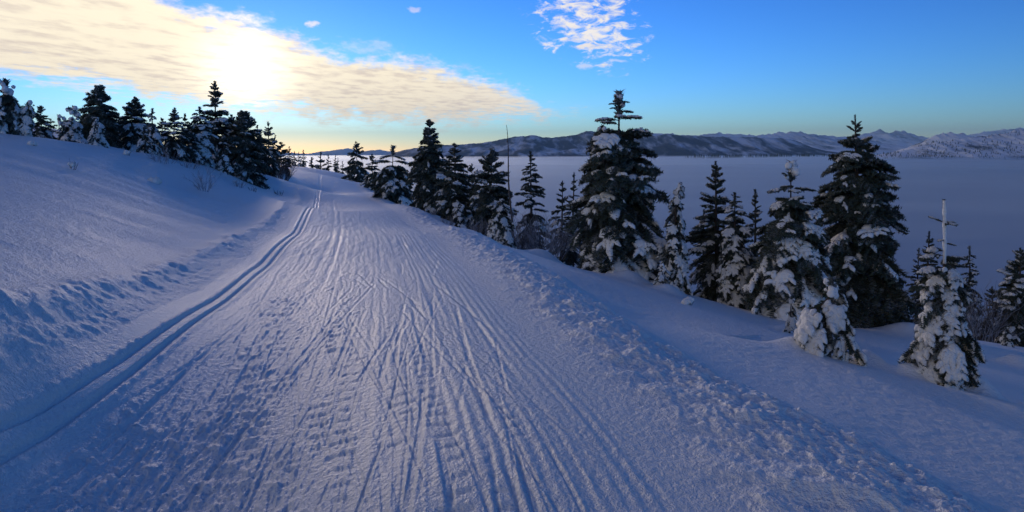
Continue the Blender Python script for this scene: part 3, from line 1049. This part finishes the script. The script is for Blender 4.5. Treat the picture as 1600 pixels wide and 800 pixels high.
tree('fir_sapling', 'small hunched sapling under thick snow beside a snow mound, before the tall dark fir', GR, 1294, 8.2, (1299, 436), 40, 12, sink=0.12,
     snow=[('heavy', 0.7), ('mid', 0.3)], n=0, per=2.6, f0=0.14, f1=0.6, parts='split', cap=0.13, leader=0.66, lr=0.07, extra=[(0.80, 185, -32, 0.67, 'ghost'), (0.74, 355, -44, 0.51, 'heavy'), (0.86, 265, -50, 0.46, 'ghost'), (0.66, 215, -30, 0.64, 'heavy'), (0.5, 182, -36, 0.64, 'ghost'), (0.52, 345, -36, 0.67, 'heavy'), (0.6, 290, -48, 0.51, 'mid'), (0.4, 275, -48, 0.51, 'heavy'), (0.66, 80, -30, 0.51, 'mid'), (0.9, 20, -30, 0.33, 'ghost')], gap=0.05, thick=1.25, tr=0.02,
     prof=[(0, 0.8), (0.3, 1.0), (0.6, 0.85), (0.8, 0.5), (1, 0.25)], tilt=[(0, -40), (0.5, -30), (0.8, -18), (1, 0)])
tree('fir_sapling', 'tiny sapling buried in snow at the foot of the snow-laden fir', GR, 1232, 12.0, (1237, 460), 17, 13,
     snow=[('ghost', 0.5), ('heavy', 0.5)], n=14, per=4, f0=0.15, f1=0.9, parts='split', cap=0.09, leader=0.8, lr=0.05, gap=0.1, tilt=[(0, -50), (0.6, -40), (1, -20)], prof=[(0, 1), (0.6, .8), (1, 0.4)])
tree('fir_sapling', 'low snow-capped sapling on the slope in front of the twin-topped fir', GR, 1030, 16.2, (1036, 413), 18, 14,
     snow=[('ghost', 0.6), ('heavy', 0.4)], n=16, per=4, f0=0.15, f1=0.9, parts='split', cap=0.12, leader=0.8, lr=0.05, gap=0.1, tilt=[(0, -45), (0.6, -30), (1, -10)], prof=[(0, 1), (0.6, .9), (1, 0.5)])
# big ones on the near slope
tree('fir_tree', 'tall dark pointed fir with a thin bare spire and swept boughs', GR, 1347, 16.8, (1336, 180), 72, 21,
     snow=[('bare', 0.32), ('light', 0.50), ('mid', 0.18)], n=150, per=6.5, f1=0.90, parts='split', leader=0.87, lr=0.006, extra=[(0.915, 20, 30, 0.26, 'bare'), (0.92, 170, 34, 0.26, 'bare'), (0.945, 350, 40, 0.2, 'bare'), (0.95, 200, 40, 0.18, 'bare'), (0.93, 270, 34, 0.22, 'bare')], gap=0.08, tr=0.022, wide=1.1,
     prof=[(0, 0.62), (0.08, 0.95), (0.2, 1.0), (0.35, 0.86), (0.5, 0.74), (0.65, 0.60), (0.78, 0.48), (0.86, 0.30), (0.9, 0.10), (1, 0.06)],
     tilt=[(0, -30), (0.3, -22), (0.5, -10), (0.75, 6), (0.88, 20), (1, 45)])
tree('fir_tree', 'snow-laden fir with a square snow-capped top on a bare stretch of stem', GR, 1233, 16.2, (1236, 256), 78, 22,
     snow=[('mid', 0.5), ('heavy', 0.25), ('light', 0.25)], n=105, per=6, f0=0.05, f1=0.78, parts='split', leader=0.88, lr=0.040, cap=0.26, gap=0.07, tr=0.014, wide=1.15,
     prof=[(0, 0.8), (0.1, 1.0), (0.3, 0.92), (0.5, 0.72), (0.65, 0.5), (0.75, 0.34), (1, 0.3)], tilt=[(0, -34), (0.35, -28), (0.6, -14), (0.75, 4), (1, 20)],
     extra=[(0.835, 5, 4, 0.55, 'mid'), (0.84, 178, -2, 0.55, 'mid'), (0.83, 270, 4, 0.4, 'heavy'), (0.85, 90, 4, 0.4, 'mid')])
tree('fir_tree', 'largest fir with twin leaders and snow pads on its dark boughs', GR, 962, 18.8, (968, 146), 76, 23,
     snow=[('light', 0.46), ('bare', 0.16), ('mid', 0.32), ('heavy', 0.06)], n=115, per=6.5, f0=0.04, f1=0.80, parts='split', leader=0.86, lr=0.036, cap=0.24, gap=0.10, tr=0.02, wide=1.1,
     prof=[(0, 0.95), (0.1, 1.0), (0.3, 0.90), (0.45, 0.82), (0.6, 0.72), (0.7, 0.62), (0.8, 0.42), (1, 0.2)], tilt=[(0, -32), (0.4, -20), (0.65, -4), (0.8, 10), (1, 15)],
     extra=[(0.86, 5, 10, 0.62, 'heavy'), (0.855, 180, 6, 0.62, 'heavy'), (0.83, 200, 14, 0.5, 'mid'), (0.90, 15, 6, 0.42, 'mid'), (0.94, 170, 10, 0.28, 'mid'), (0.95, 10, 10, 0.28, 'light'), (0.92, 180, 6, 0.25, 'light'), (0.87, 270, 6, 0.5, 'heavy'), (0.97, 270, 6, 0.25, 'heavy')],
     stems=[dict(px=948, top=(940, 198), rpx=52, n=44, per=4.5, f0=0.35, f1=0.97, snow=[('mid', 0.5), ('light', 0.4), ('heavy', 0.1)], prof=[(0, 1), (0.5, 1.0), (0.7, 0.72), (0.85, 0.5), (1, 0.2)], lr=0.02, cap=0.2)])
tree('fir_tree', 'narrow snowy fir with its tip bent over sideways, beside the twin-topped fir', GR, 1052, 17.4, (1056, 280), 36, 24,
     snow=[('heavy', 0.75), ('mid', 0.25)], n=62, per=5, f0=0.05, f1=0.97, parts='split', bend=0.10, leader=0.85, lr=0.02, cap=0.10, gap=0.06, coat=0.06, coat0=0.84,
     prof=[(0, 0.9), (0.15, 1.0), (0.4, 0.8), (0.7, 0.5), (0.9, 0.3), (1, 0.24)], tilt=[(0, -45), (0.5, -38), (0.9, -25), (1, -15)])
tree('fir_tree', 'slender fir with an open ladder-like top, back one of a close pair', GR, 1120, 19.0, (1118, 253), 44, 25,
     snow=MIX, n=84, per=5.2, parts='both', leader=0.9, lr=0.014, prof=[(0, 0.9), (0.15, 1.0), (0.4, 0.86), (0.6, 0.66), (0.8, 0.36), (1, 0.1)])
tree('fir_tree', 'rounded snowy fir standing before the slender ladder-topped fir', GR, 1146, 17.6, (1148, 302), 40, 26,
     snow=[('heavy', 0.45), ('mid', 0.55)], n=84, per=5.5, parts='both', leader=0.9, lr=0.02, prof=[(0, 0.9), (0.15, 1.0), (0.4, 0.9), (0.7, 0.55), (1, 0.1)], tilt=[(0, -38), (0.4, -28), (0.8, -4), (1, 20)])
tree('fir_tree', 'dark young fir peeping over between the pair and the square-topped fir', GR, 1178, 21, (1180, 297), 30, 27, snow=MIX, n=56, leader=0.9, lr=0.016)
tree('fir_tree', 'thin young fir half hidden behind the ladder-topped pair', GR, 1098, 24, (1100, 328), 20, 28, snow=DARK, n=40, leader=0.9, lr=0.016)
# beyond the saplings, right of the tall dark fir
tree('fir_tree', 'dark narrow fir in shade behind the slender sapling', GR, 1444, 21, (1452, 362), 26, 31, snow=DARK, n=60, leader=0.9, lr=0.014)
tree('fir_tree', 'short dark fir tucked against the tall dark fir, behind the slender sapling', GR, 1428, 22, (1436, 388), 20, 32, snow=DARK, n=46, leader=0.9, lr=0.014)
tree('fir_tree', 'even tiered little fir standing alone against the fog', GR, 1514, 22, (1515, 385), 22, 33, snow=[('mid', 0.6), ('light', 0.4)], n=64, leader=0.9, lr=0.016, tilt=[(0, -30), (0.5, -18), (0.9, 5), (1, 30)])
tree('fir_tree', 'broad dark fir cut off by the picture edge, low on the slope', GR, 1592, 18.5, (1594, 388), 40, 34, snow=MIX, n=90, leader=0.9, lr=0.014)
tree('fir_tree', 'small shaded fir between the tiered fir and the broad edge fir', GR, 1552, 20, (1550, 448), 24, 35, snow=DARK, n=46, leader=0.9, lr=0.02)
tree('fir_sapling', 'snow-bowed little sapling at the foot of the broad edge fir', GR, 1572, 15.8, (1574, 508), 16, 36, snow=HEAVY, n=22, per=4, leader=0.85, lr=0.03, tilt=[(0, -45), (1, -10)])
# along the trail edge, going away
tree('fir_tree', 'pair-forming dark fir just beyond the twin-topped fir, taller of two', GR, 893, 27, (897, 270), 20, 41, snow=DARK, n=56, leader=0.9, lr=0.012)
tree('fir_tree', 'lower dark fir behind the grey brush, next to the twin-topped fir', GR, 876, 27, (879, 283), 22, 42, snow=DARK, n=52, leader=0.9, lr=0.012)
tree('fir_tree', 'open airy fir standing clear just past the bare pole', GR, 830, 31, (829, 238), 26, 43, snow=[('light', 0.6), ('mid', 0.4)], n=76, gap=0.16, leader=0.9, lr=0.02, prof=[(0, 0.9), (0.25, 1.0), (0.5, 0.85), (0.7, 0.62), (0.85, 0.36), (1, 0.15)], tilt=[(0, -20), (0.5, -6), (0.8, 8), (1, 30)])
tree('fir_tree', 'round-shouldered dark fir immediately before the bare pole', GR, 766, 27, (768, 234), 34, 44, snow=DARK, n=90, gap=0.12, leader=0.92, lr=0.03, wide=1.1, prof=[(0, 0.95), (0.25, 1.0), (0.5, 0.82), (0.7, 0.66), (0.85, 0.45), (1, 0.2)])
tree('fir_tree', 'dim fir crowded behind the round-shouldered fir', GR, 742, 31, (737, 256), 24, 45, snow=DARK, n=56, leader=0.9, lr=0.014)
tree('fir_sapling', 'bushy snow-draped sapling at the trail edge below the bare pole', GR, 781, 20.6, (783, 311), 30, 46, snow=[('heavy', 0.5), ('mid', 0.5)], n=50, per=5, parts='split', leader=0.85, lr=0.035, cap=0.08, tilt=[(0, -42), (0.5, -34), (1, -5)], prof=[(0, 1.0), (0.3, 0.95), (0.6, 0.7), (0.85, 0.4), (1, 0.2)])
tree('fir_sapling', 'short rounded snowy sapling under the dense spiky fir', GR, 717, 26.5, (718, 316), 18, 47, snow=[('mid', 0.7), ('heavy', 0.3)], n=36, leader=0.85, lr=0.03, tilt=[(0, -42), (1, -5)])
tree('fir_tree', 'dense spiky fir with a thin tip, beside the tallest trail-edge fir', GR, 712, 31, (710, 224), 30, 48, snow=DARK, n=96, leader=0.9, lr=0.012, gap=0.05, tilt=[(0, -20), (0.5, -5), (0.8, 14), (1, 40)])
tree('fir_tree', 'tallest fir of the trail-edge row, dark and knobbly', GR, 670, 36, (671, 188), 32, 49, snow=DARK, n=110, gap=0.10, leader=0.93, lr=0.022, prof=[(0, 0.9), (0.15, 1.0), (0.4, 0.9), (0.6, 0.7), (0.75, 0.5), (0.85, 0.38), (1, 0.2)], thick=1.2)
tree('fir_tree', 'squat floppy-topped fir leaning over the trail edge', GR, 612, 48, (614, 230), 36, 50, snow=[('mid', 0.5), ('light', 0.5)], n=60, per=5, f1=0.66, leader=0.84, lr=0.07, gap=0.08, thick=1.2, prof=[(0, 0.95), (0.25, 1.0), (0.5, 0.72), (0.66, 0.55), (1, 0.3)], tilt=[(0, -28), (0.5, -10), (1, 0)],
     extra=[(0.72, 175, 6, 1.5, 'mid'), (0.74, 10, -4, 1.2, 'mid'), (0.84, 185, -6, 0.9, 'mid'), (0.83, 0, -10, 0.9, 'mid')])
tree('fir_tree', 'small open fir beside the floppy-topped fir', GR, 583, 66, (581, 241), 18, 51, snow=DARK, n=44, leader=0.9, lr=0.03, gap=0.15)
tree('fir_tree', 'dark fir at the far trail edge, tallest near the bend', GR, 559, 98, (556, 221), 19, 52, snow=DARK, n=56, leader=0.92, lr=0.02, thick=1.2)
# on the hillside
GH = [('heavy', 0.55), ('mid', 0.45)]
tree('fir_tree', 'snow-plastered fir with a big round snow head at the picture edge', GL, 8, 19.5, (10, 126), 42, 61, snow=[('heavy', 0.3), ('mid', 0.5), ('light', 0.2)], n=50, per=4.5, f0=0.05, f1=0.80, parts='split', leader=0.84, lr=0.09, cap=0.32, gap=0.05, thick=1.2, tilt=[(0, -48), (0.5, -34), (0.8, -16), (1, 0)], prof=[(0, 1), (0.4, 0.9), (0.65, 0.8), (0.8, 0.45), (1, 0.3)])
tree('fir_sapling', 'drooping snow-plastered sapling hanging its head beside the round-headed fir', GL, 40, 19.5, (41, 158), 20, 62, snow=[('heavy', 0.35), ('mid', 0.65)], n=30, per=4, parts='split', bend=0.14, leader=0.82, lr=0.09, cap=0.22, gap=0.05, thick=1.2, tilt=[(0, -58), (0.5, -50), (1, -30)], prof=[(0, 1), (0.4, 0.9), (0.8, 0.7), (1, 0.5)])
tree('fir_tree', 'low dark fir behind the drooping sapling', GL, 66, 24, (63, 166), 20, 63, snow=MIX, n=48, leader=0.88, lr=0.04)
tree('fir_tree', 'snowy fir topped by a lopsided ball of snow', GL, 110, 23, (115, 168), 24, 64, snow=GH, n=46, per=4.5, f1=0.7, leader=0.80, lr=0.11, cap=0.30, tilt=[(0, -40), (0.5, -26), (1, 0)], prof=[(0, 1), (0.4, 0.9), (0.7, 0.55), (1, 0.3)],
     stems=[dict(px=97, top=(97, 182), rpx=14, n=14, per=4, f0=0.3, f1=0.95, cap=0.24)])
tree('fir_tree', 'dense dark pyramid fir rising above its snowy neighbours on the hill', GL, 152, 26, (155, 139), 33, 65, snow=DARK, n=104, gap=0.05, leader=0.92, lr=0.03, thick=1.2, wide=1.1, prof=[(0, 0.9), (0.15, 1.0), (0.4, 0.86), (0.65, 0.62), (0.85, 0.38), (1, 0.2)])
tree('fir_sapling', 'snow-bowed sapling in front of the dense pyramid fir', GL, 152, 22.5, (152, 184), 24, 66, snow=[('heavy', 0.8), ('mid', 0.2)], n=40, per=4.6, leader=0.85, lr=0.03, cap=0.08, tilt=[(0, -48), (0.6, -36), (1, -10)])
tree('fir_tree', 'broad knobbly fir in the middle of the hillside row', GL, 208, 27.5, (212, 154), 30, 67, snow=MIX, n=84, leader=0.9, lr=0.03, gap=0.08, thick=1.15)
tree('fir_tree', 'snowy narrow fir leaning against the broad knobbly fir', GL, 238, 25.5, (238, 170), 20, 68, snow=GH, n=52, leader=0.88, lr=0.035, cap=0.07, tilt=[(0, -44), (0.6, -26), (1, 0)])
tree('fir_tree', 'fir with a crooked bare side twig near its top', GL, 270, 28, (273, 169), 22, 69, snow=MIX, n=60, leader=0.9, lr=0.03)
tree('fir_tree', 'thin dark fir seen in the gap beside the crooked-twig fir', GL, 289, 33, (289, 178), 15, 70, snow=DARK, n=40, leader=0.9, lr=0.03)
tree('fir_tree', 'round-topped snowy fir just in front of the tallest hillside fir', GL, 312, 30, (312, 168), 28, 71, snow=GH, n=70, leader=0.88, lr=0.04, tilt=[(0, -36), (0.5, -20), (1, 10)])
tree('fir_tree', 'tallest hillside fir with a ragged top against the sun', GL, 338, 34, (336, 128), 30, 72, snow=MIX, n=84, gap=0.12, leader=0.93, lr=0.025, prof=[(0, 0.9), (0.2, 1), (0.45, 0.92), (0.6, 0.7), (0.75, 0.36), (0.9, 0.26), (1, 0.1)])
tree('fir_sapling', 'grey snowy sapling squeezed between the two biggest hillside firs', GL, 349, 30, (350, 212), 17, 73, snow=GH, n=36, leader=0.88, lr=0.03, tilt=[(0, -44), (1, 0)])
tree('fir_tree', 'wide dark fir at the lower end of the hillside row', GL, 382, 33, (381, 177), 33, 74, snow=DARK, n=100, gap=0.06, leader=0.9, lr=0.04, wide=1.1, thick=1.15, prof=[(0, 0.95), (0.2, 1), (0.5, 0.88), (0.7, 0.66), (0.85, 0.36), (1, 0.2)])
tree('fir_tree', 'slim tiered fir next to the wide dark fir, nearest the trail', GL, 421, 40, (419, 191), 18, 75, snow=MIX, n=60, leader=0.92, lr=0.025)
tree('fir_tree', 'low fir half lost in grey brush where the hillside meets the trail', GL, 440, 52, (439, 222), 16, 76, snow=DARK, n=44, leader=0.9, lr=0.025)

tree('fir_tree', 'middling snowy fir filling the row between the leaning fir and the crooked-twig fir', GL, 252, 29, (254, 186), 20, 77, snow=MIX, n=48, leader=0.88, lr=0.03)
tree('fir_tree', 'shaggy fir behind the tallest hillside fir, on its downhill side', GL, 362, 36, (362, 180), 26, 78, snow=DARK, n=64, leader=0.9, lr=0.03)
tree('fir_tree', 'stocky dark fir between the round-topped fir and the crooked-twig fir', GL, 292, 29, (296, 192), 22, 79, snow=MIX, n=50, leader=0.88, lr=0.03)
tree('fir_tree', 'shadowy fir backing the dense pyramid fir on its uphill side', GL, 128, 27, (132, 176), 20, 80, snow=DARK, n=44, leader=0.88, lr=0.03)
tree('fir_tree', 'shadowy fir closing the gap downhill of the dense pyramid fir', GL, 184, 28, (182, 180), 18, 81, snow=MIX, n=44, leader=0.88, lr=0.03)
tree('fir_sapling', 'snow-bent sapling at the uphill end of the frosted bush', GL, 225, 24.5, (226, 196), 16, 82, snow=GH, n=30, leader=0.86, lr=0.04, tilt=[(0, -44), (1, -5)])
tree('fir_tree', 'dark bushy fir at the brushy lower end, behind the slim tiered fir', GL, 408, 44, (406, 206), 20, 83, snow=DARK, n=48, leader=0.88, lr=0.03)

# far little trees: one of each kind joined, then copied
def far_proto(seed, snow, n_):
    spec = dict(snow=snow, n=n_, per=4.5, leader=0.9, lr=0.02, gap=0.12, thick=1.3)
    at, H = axis_of((0, 0, 0), (0, 0, 1), 0, 0.01, seed)
    tg, j = grow(None, at, H, 0.24, spec, seed)
    return tg.data('trunk', [M_BARK]), j.data('crown', [M_NEEDLE, M_BARK, M_TSNOW])
FAR = [far_proto(401, DARK, 34), far_proto(402, DARK, 30), far_proto(403, MIX, 34)]
def far_tree(label, group, px, Y, top_py, k, wide=1.0):
    X = _x(px, Y); Z = ground(X, Y)
    h = inv(px, top_py, Y)[2] - Z
    r = empty('fir_tree', (X, Y, Z)); tag(r, label, 'tree', group)
    for nm, me in zip(('trunk', 'crown'), FAR[k % 3]):
        o = obj_of(nm, me, r)
    r.scale = (h * wide, h * wide, h)
    r.rotation_euler = (0, 0, px)
GB = 'tiny firs around the trail bend'
for px, Y, ty, k, wd, lb in (
        (452, 92, 229, 0, 1.0, 'small dark fir behind the low brushy fir where the hillside ends'),
        (460, 130, 236, 1, 0.9, 'first of three tiny dark spires at the inside of the trail bend'),
        (467, 135, 237, 2, 0.9, 'middle one of three tiny spires at the inside of the trail bend'),
        (474, 140, 234, 0, 1.0, 'last of three tiny spires, right where the trail vanishes'),
        (487, 190, 246, 1, 1.4, 'lowest faint fir standing over the vanishing trail'),
        (501, 185, 238, 2, 1.2, 'open-crowned tiny fir beyond the crest of the trail'),
        (513, 170, 242, 0, 0.9, 'neat pointed tiny fir beyond the crest of the trail'),
        (524, 160, 242, 1, 0.7, 'needle-thin tiny fir, twin spires with its neighbour past the crest'),
        (528, 162, 246, 2, 0.7, 'shorter spire hugging the needle-thin tiny fir'),
        (535, 140, 252, 0, 1.0, 'stubby tiny fir low beside the far trail edge'),
        (546, 120, 256, 1, 1.0, 'tiny fir at the foot of the tallest fir near the bend'),
        (600, 90, 262, 2, 1.0, 'little fir peeping out behind the small open fir'),
        (637, 70, 266, 0, 1.0, 'little fir in the gap before the tallest trail-edge fir'),
        (697, 50, 250, 1, 0.8, 'thin fir between the tallest and the spiky trail-edge firs'),
        (724, 50, 262, 2, 0.8, 'short fir filling the gap behind the spiky fir'),
        (1130, 40, 348, 1, 0.8, 'small spire-topped fir well below, behind the slender pair'),
        (80, 30, 186, 0, 1.2, 'low bushy fir in the dip behind the ball-topped fir'),
        (186, 32, 176, 1, 0.9, 'thin fir in the gap beside the dense pyramid fir'),
        (258, 34, 190, 2, 1.0, 'small fir behind the snowy narrow fir'),
        (402, 48, 196, 0, 0.9, 'narrow fir between the wide dark fir and the slim tiered fir'),
        (430, 55, 210, 1, 0.8, 'small spire behind the slim tiered fir')):
    far_tree(lb, GB, px, Y, ty, k, wd)


# bare pole, brush, weeds
def snag(px, Y, top, label):
    X = _x(px, Y); Z = ground(X, Y)
    tp = Vector(inv(top[0], top[1], Y)); b = Vector((X, Y, Z - 0.1))
    r = empty('dead_tree', b); tag(r, label, 'dead tree')
    rnd = random.Random(5)
    pts = [tuple((tp - b) * f + Vector((0.03 * math.sin(f * 9), 0, 0))) for f in np.linspace(0, 1, 12)]
    g = G(); g.tube(pts, [0.050 * (1 - 0.82 * i / 11) for i in range(12)], 7, 0); g.build('trunk', [M_DEAD], r)
    for k in range(7):
        f = rnd.uniform(0.25, 0.9); q = (tp - b) * f; a = rnd.random() * 6.28; L = rnd.uniform(0.05, 0.16)
        g = G(); g.tube([tuple(q), tuple(q + Vector((math.cos(a) * L, math.sin(a) * L, L * 0.4)))], [0.012, 0.005], 4, 0); g.build('stub', [M_DEAD], r)
snag(801, 24, (791, 195), 'bare thin dead pole standing up among the firs')


def twig_tree(g, rnd, q, d, L, rad, depth, mi, gravity=0.0):
    pts = [tuple(q)]
    p_ = Vector(q); dd = Vector(d)
    for _ in range(4):
        dd = (dd + Vector((rnd.uniform(-.25, .25), rnd.uniform(-.25, .25), rnd.uniform(-.12, .18) - gravity))).normalized()
        p_ = p_ + dd * L / 4; pts.append(tuple(p_))
    g.tube(pts, [rad * (1 - 0.15 * i) for i in range(5)], 3, mi, close=False)
    if depth:
        for k in range(4 if depth > 1 else 3):
            i = rnd.choice((1, 2, 3, 4))
            nd = (dd + Vector((rnd.uniform(-1, 1), rnd.uniform(-1, 1), rnd.uniform(-.3, .8))) * 0.8).normalized()
            twig_tree(g, rnd, pts[i], nd, L * rnd.uniform(0.45, 0.7), rad * 0.6, depth - 1, mi, gravity)


def shrub(label, px, Y, wpx, hpx, seed, n_=16, depth=2, frost=0.7, py=None, name='shrub', group=None):
    rnd = random.Random(seed)
    X = _x(px, Y); Z = ground(X, Y)
    r = empty(name, (X, Y, Z - 0.03)); tag(r, label, 'shrub', group)
    Wm = wpx * Y / F; Hm = hpx * Y / F
    g = G(); s = G()
    for k in range(n_):
        a = rnd.random() * 6.28; rr = math.sqrt(rnd.random()) * Wm * 0.32
        q = Vector((math.cos(a) * rr, math.sin(a) * rr, 0))
        d = Vector((math.cos(a) * rr / Wm * 2.0, math.sin(a) * rr / Wm * 2.0, 1)).normalized()
        twig_tree(g if rnd.random() > frost else s, rnd, q, d, Hm * rnd.uniform(0.45, 0.8), max(Hm * 0.010, 0.004 * Y / 10), depth, 0)
    if g.v: g.build('stem', [M_DEAD], r)
    if s.v: s.build('frosted_stem', [M_FROST], r)
    return r
GS = 'frosted brush poking from the snow'
shrub('grey leafless bush between the bare pole and the dark firs', 842, 23, 120, 62, 1, 70, 2, 0.75, group=GS)
shrub('low twiggy brush at the trail edge beside the bushy draped sapling', 748, 22.5, 40, 28, 2, 22, 2, 0.8, group=GS)
shrub('shadowed leafless bush behind the slender sapling', 1528, 18.5, 80, 72, 3, 50, 2, 0.55, group=GS)
shrub('dark bare brush at the lower end of the hillside row', 436, 48, 40, 34, 4, 36, 2, 0.35, group=GS)
shrub('frosted bush with upright stalks in front of the crooked-twig fir', 257, 23.5, 44, 26, 5, 26, 1, 0.95, group=GS)
shrub('frosted feathery weed standing alone on the open hillside', 319, 20.5, 22, 34, 6, 12, 2, 1.0, group=GS)
shrub('low frosted tuft under the wide dark fir', 372, 25, 24, 16, 7, 14, 1, 0.9, group=GS)
shrub('small frosted tuft beside the trail bank, second from the brushy end', 396, 27, 18, 10, 8, 10, 1, 0.7, group=GS)
shrub('tiny dark tuft on the bank nearest the vanishing trail', 436, 33, 16, 10, 9, 12, 1, 0.5, group=GS)
shrub('low frosted brush under the round-topped snowy fir', 296, 25, 36, 16, 10, 22, 1, 0.9, group=GS)
shrub('frosted twigs at the foot of the short rounded sapling', 700, 27, 26, 14, 12, 16, 1, 0.9, group=GS)
shrub('thin frosted twigs along the bank before the tallest trail-edge fir', 672, 31, 26, 14, 13, 16, 1, 0.9, group=GS)


def snow_lump(label, px, Y, wpx, hpx, seed, twig=True, name='snow_lump'):
    """a weed or stub wearing its own cap of snow"""
    rnd = random.Random(seed)
    X = _x(px, Y); Z = ground(X, Y)
    r = empty(name, (X, Y, Z - 0.02)); tag(r, label, 'snow lump', 'snow-capped stubs in the open snow')
    Wm = wpx * Y / F / 2; Hm = hpx * Y / F
    g = G()
    for k in range(5):
        q = Vector((rnd.uniform(-.5, .5) * Wm, rnd.uniform(-.4, .4) * Wm, Hm * rnd.uniform(0.45, 0.8)))
        rr = Wm * rnd.uniform(0.4, 0.62)
        g.tube([tuple(q + Vector((0, 0, z_ * rr))) for z_ in (-0.8, -0.45, 0.0, 0.45, 0.75)], [rr * .5, rr * 0.92, rr, rr * .72, rr * 0.25], 9, 0)
    g.build('snow_cap', [M_TSNOW], r)
    s = G()
    for k in range(6):
        a = rnd.random() * 6.28
        twig_tree(s, rnd, (math.cos(a) * Wm * .4, math.sin(a) * Wm * .4, 0), (math.cos(a) * .4, math.sin(a) * .4, 1), Hm * rnd.uniform(.5, 0.9), 0.006, 1, 0)
    s.build('stem', [M_DEAD], r)
snow_lump('snow-capped weed alone on the smooth hillside', 114, 15.0, 14, 14, 1)
snow_lump('flat snow-covered tuft near the brow below the ball-topped fir', 50, 17.2, 16, 7, 2)
snow_lump('low snow-covered tuft in the middle of the smooth hillside', 242, 18.5, 26, 7, 3)
snow_lump('small snow-capped stub below the broad knobbly fir', 200, 22.0, 12, 9, 4)
snow_lump('snow-capped stub in the open snow before the square-topped fir', 1075, 13.5, 22, 12, 5)


# ------------------------------------------------------------------ far-off woods
def woods(pts, seed, hmin, hmax, name='forest'):
    rnd = random.Random(seed)
    g = G()
    for x, y, z in pts:
        h = rnd.uniform(hmin, hmax); rr = h * rnd.uniform(0.15, 0.22)
        for z0, z1, k in ((0.08, 0.62, 1.0), (0.38, 0.85, 0.68), (0.66, 1.0, 0.4)):
            c = len(g.v); m_ = 6; a0 = rnd.random()
            g.v += [(x + math.cos(a0 + 6.283 * j / m_) * rr * k * rnd.uniform(.7, 1.2), y + math.sin(a0 + 6.283 * j / m_) * rr * k, z + z0 * h) for j in range(m_)] + [(x, y, z + z1 * h)]
            for j in range(m_): g.f.append((c + j, c + (j + 1) % m_, c + m_)); g.m.append(0)
    o = g.build(name, [M_NEEDLE], smooth=False)
    return tag(o, kind='stuff')
rnd = random.Random(3)
dg = bpy.context.evaluated_depsgraph_get()
hill = bpy.data.objects['snowy_hill']
pts = []
for _ in range(2600):
    px = rnd.uniform(1360, 1780)
    Yq = rnd.uniform(5000, 6250)
    x = _x(px, Yq)
    dens = pnoise(np.array([x / 260.0]), np.array([Yq / 330.0]), 71)[0] + 0.35 * (1 - (px - 1360) / 300)
    if dens < rnd.uniform(-0.3, 0.75): continue
    ok, loc, nrm, _i = hill.ray_cast(Vector((x, Yq, 3000)), Vector((0, 0, -1)))
    if ok and loc.z > -85: pts.append((loc.x, loc.y, loc.z - 2))
woods(pts, 4, 14, 26)
isl = []
for cx, cy, nn, sx_, in ((1108, 246, 46, 40), (1150, 243, 80, 60), (1215, 243, 36, 40), (1262, 241, 46, 44), (1320, 241, 30, 40)):
    for _ in range(nn):
        px = cx + rnd.gauss(0, sx_ * 0.5); Yq = 7600 + rnd.uniform(-500, 500)
        isl.append((_x(px, Yq), Yq, FOG_Z + 14 + rnd.uniform(-6, 6)))
woods(isl, 5, 34, 62)
print('LEAVES', len([o for o in COL.objects if o.type == 'MESH']))
for q in TREES: print(q)
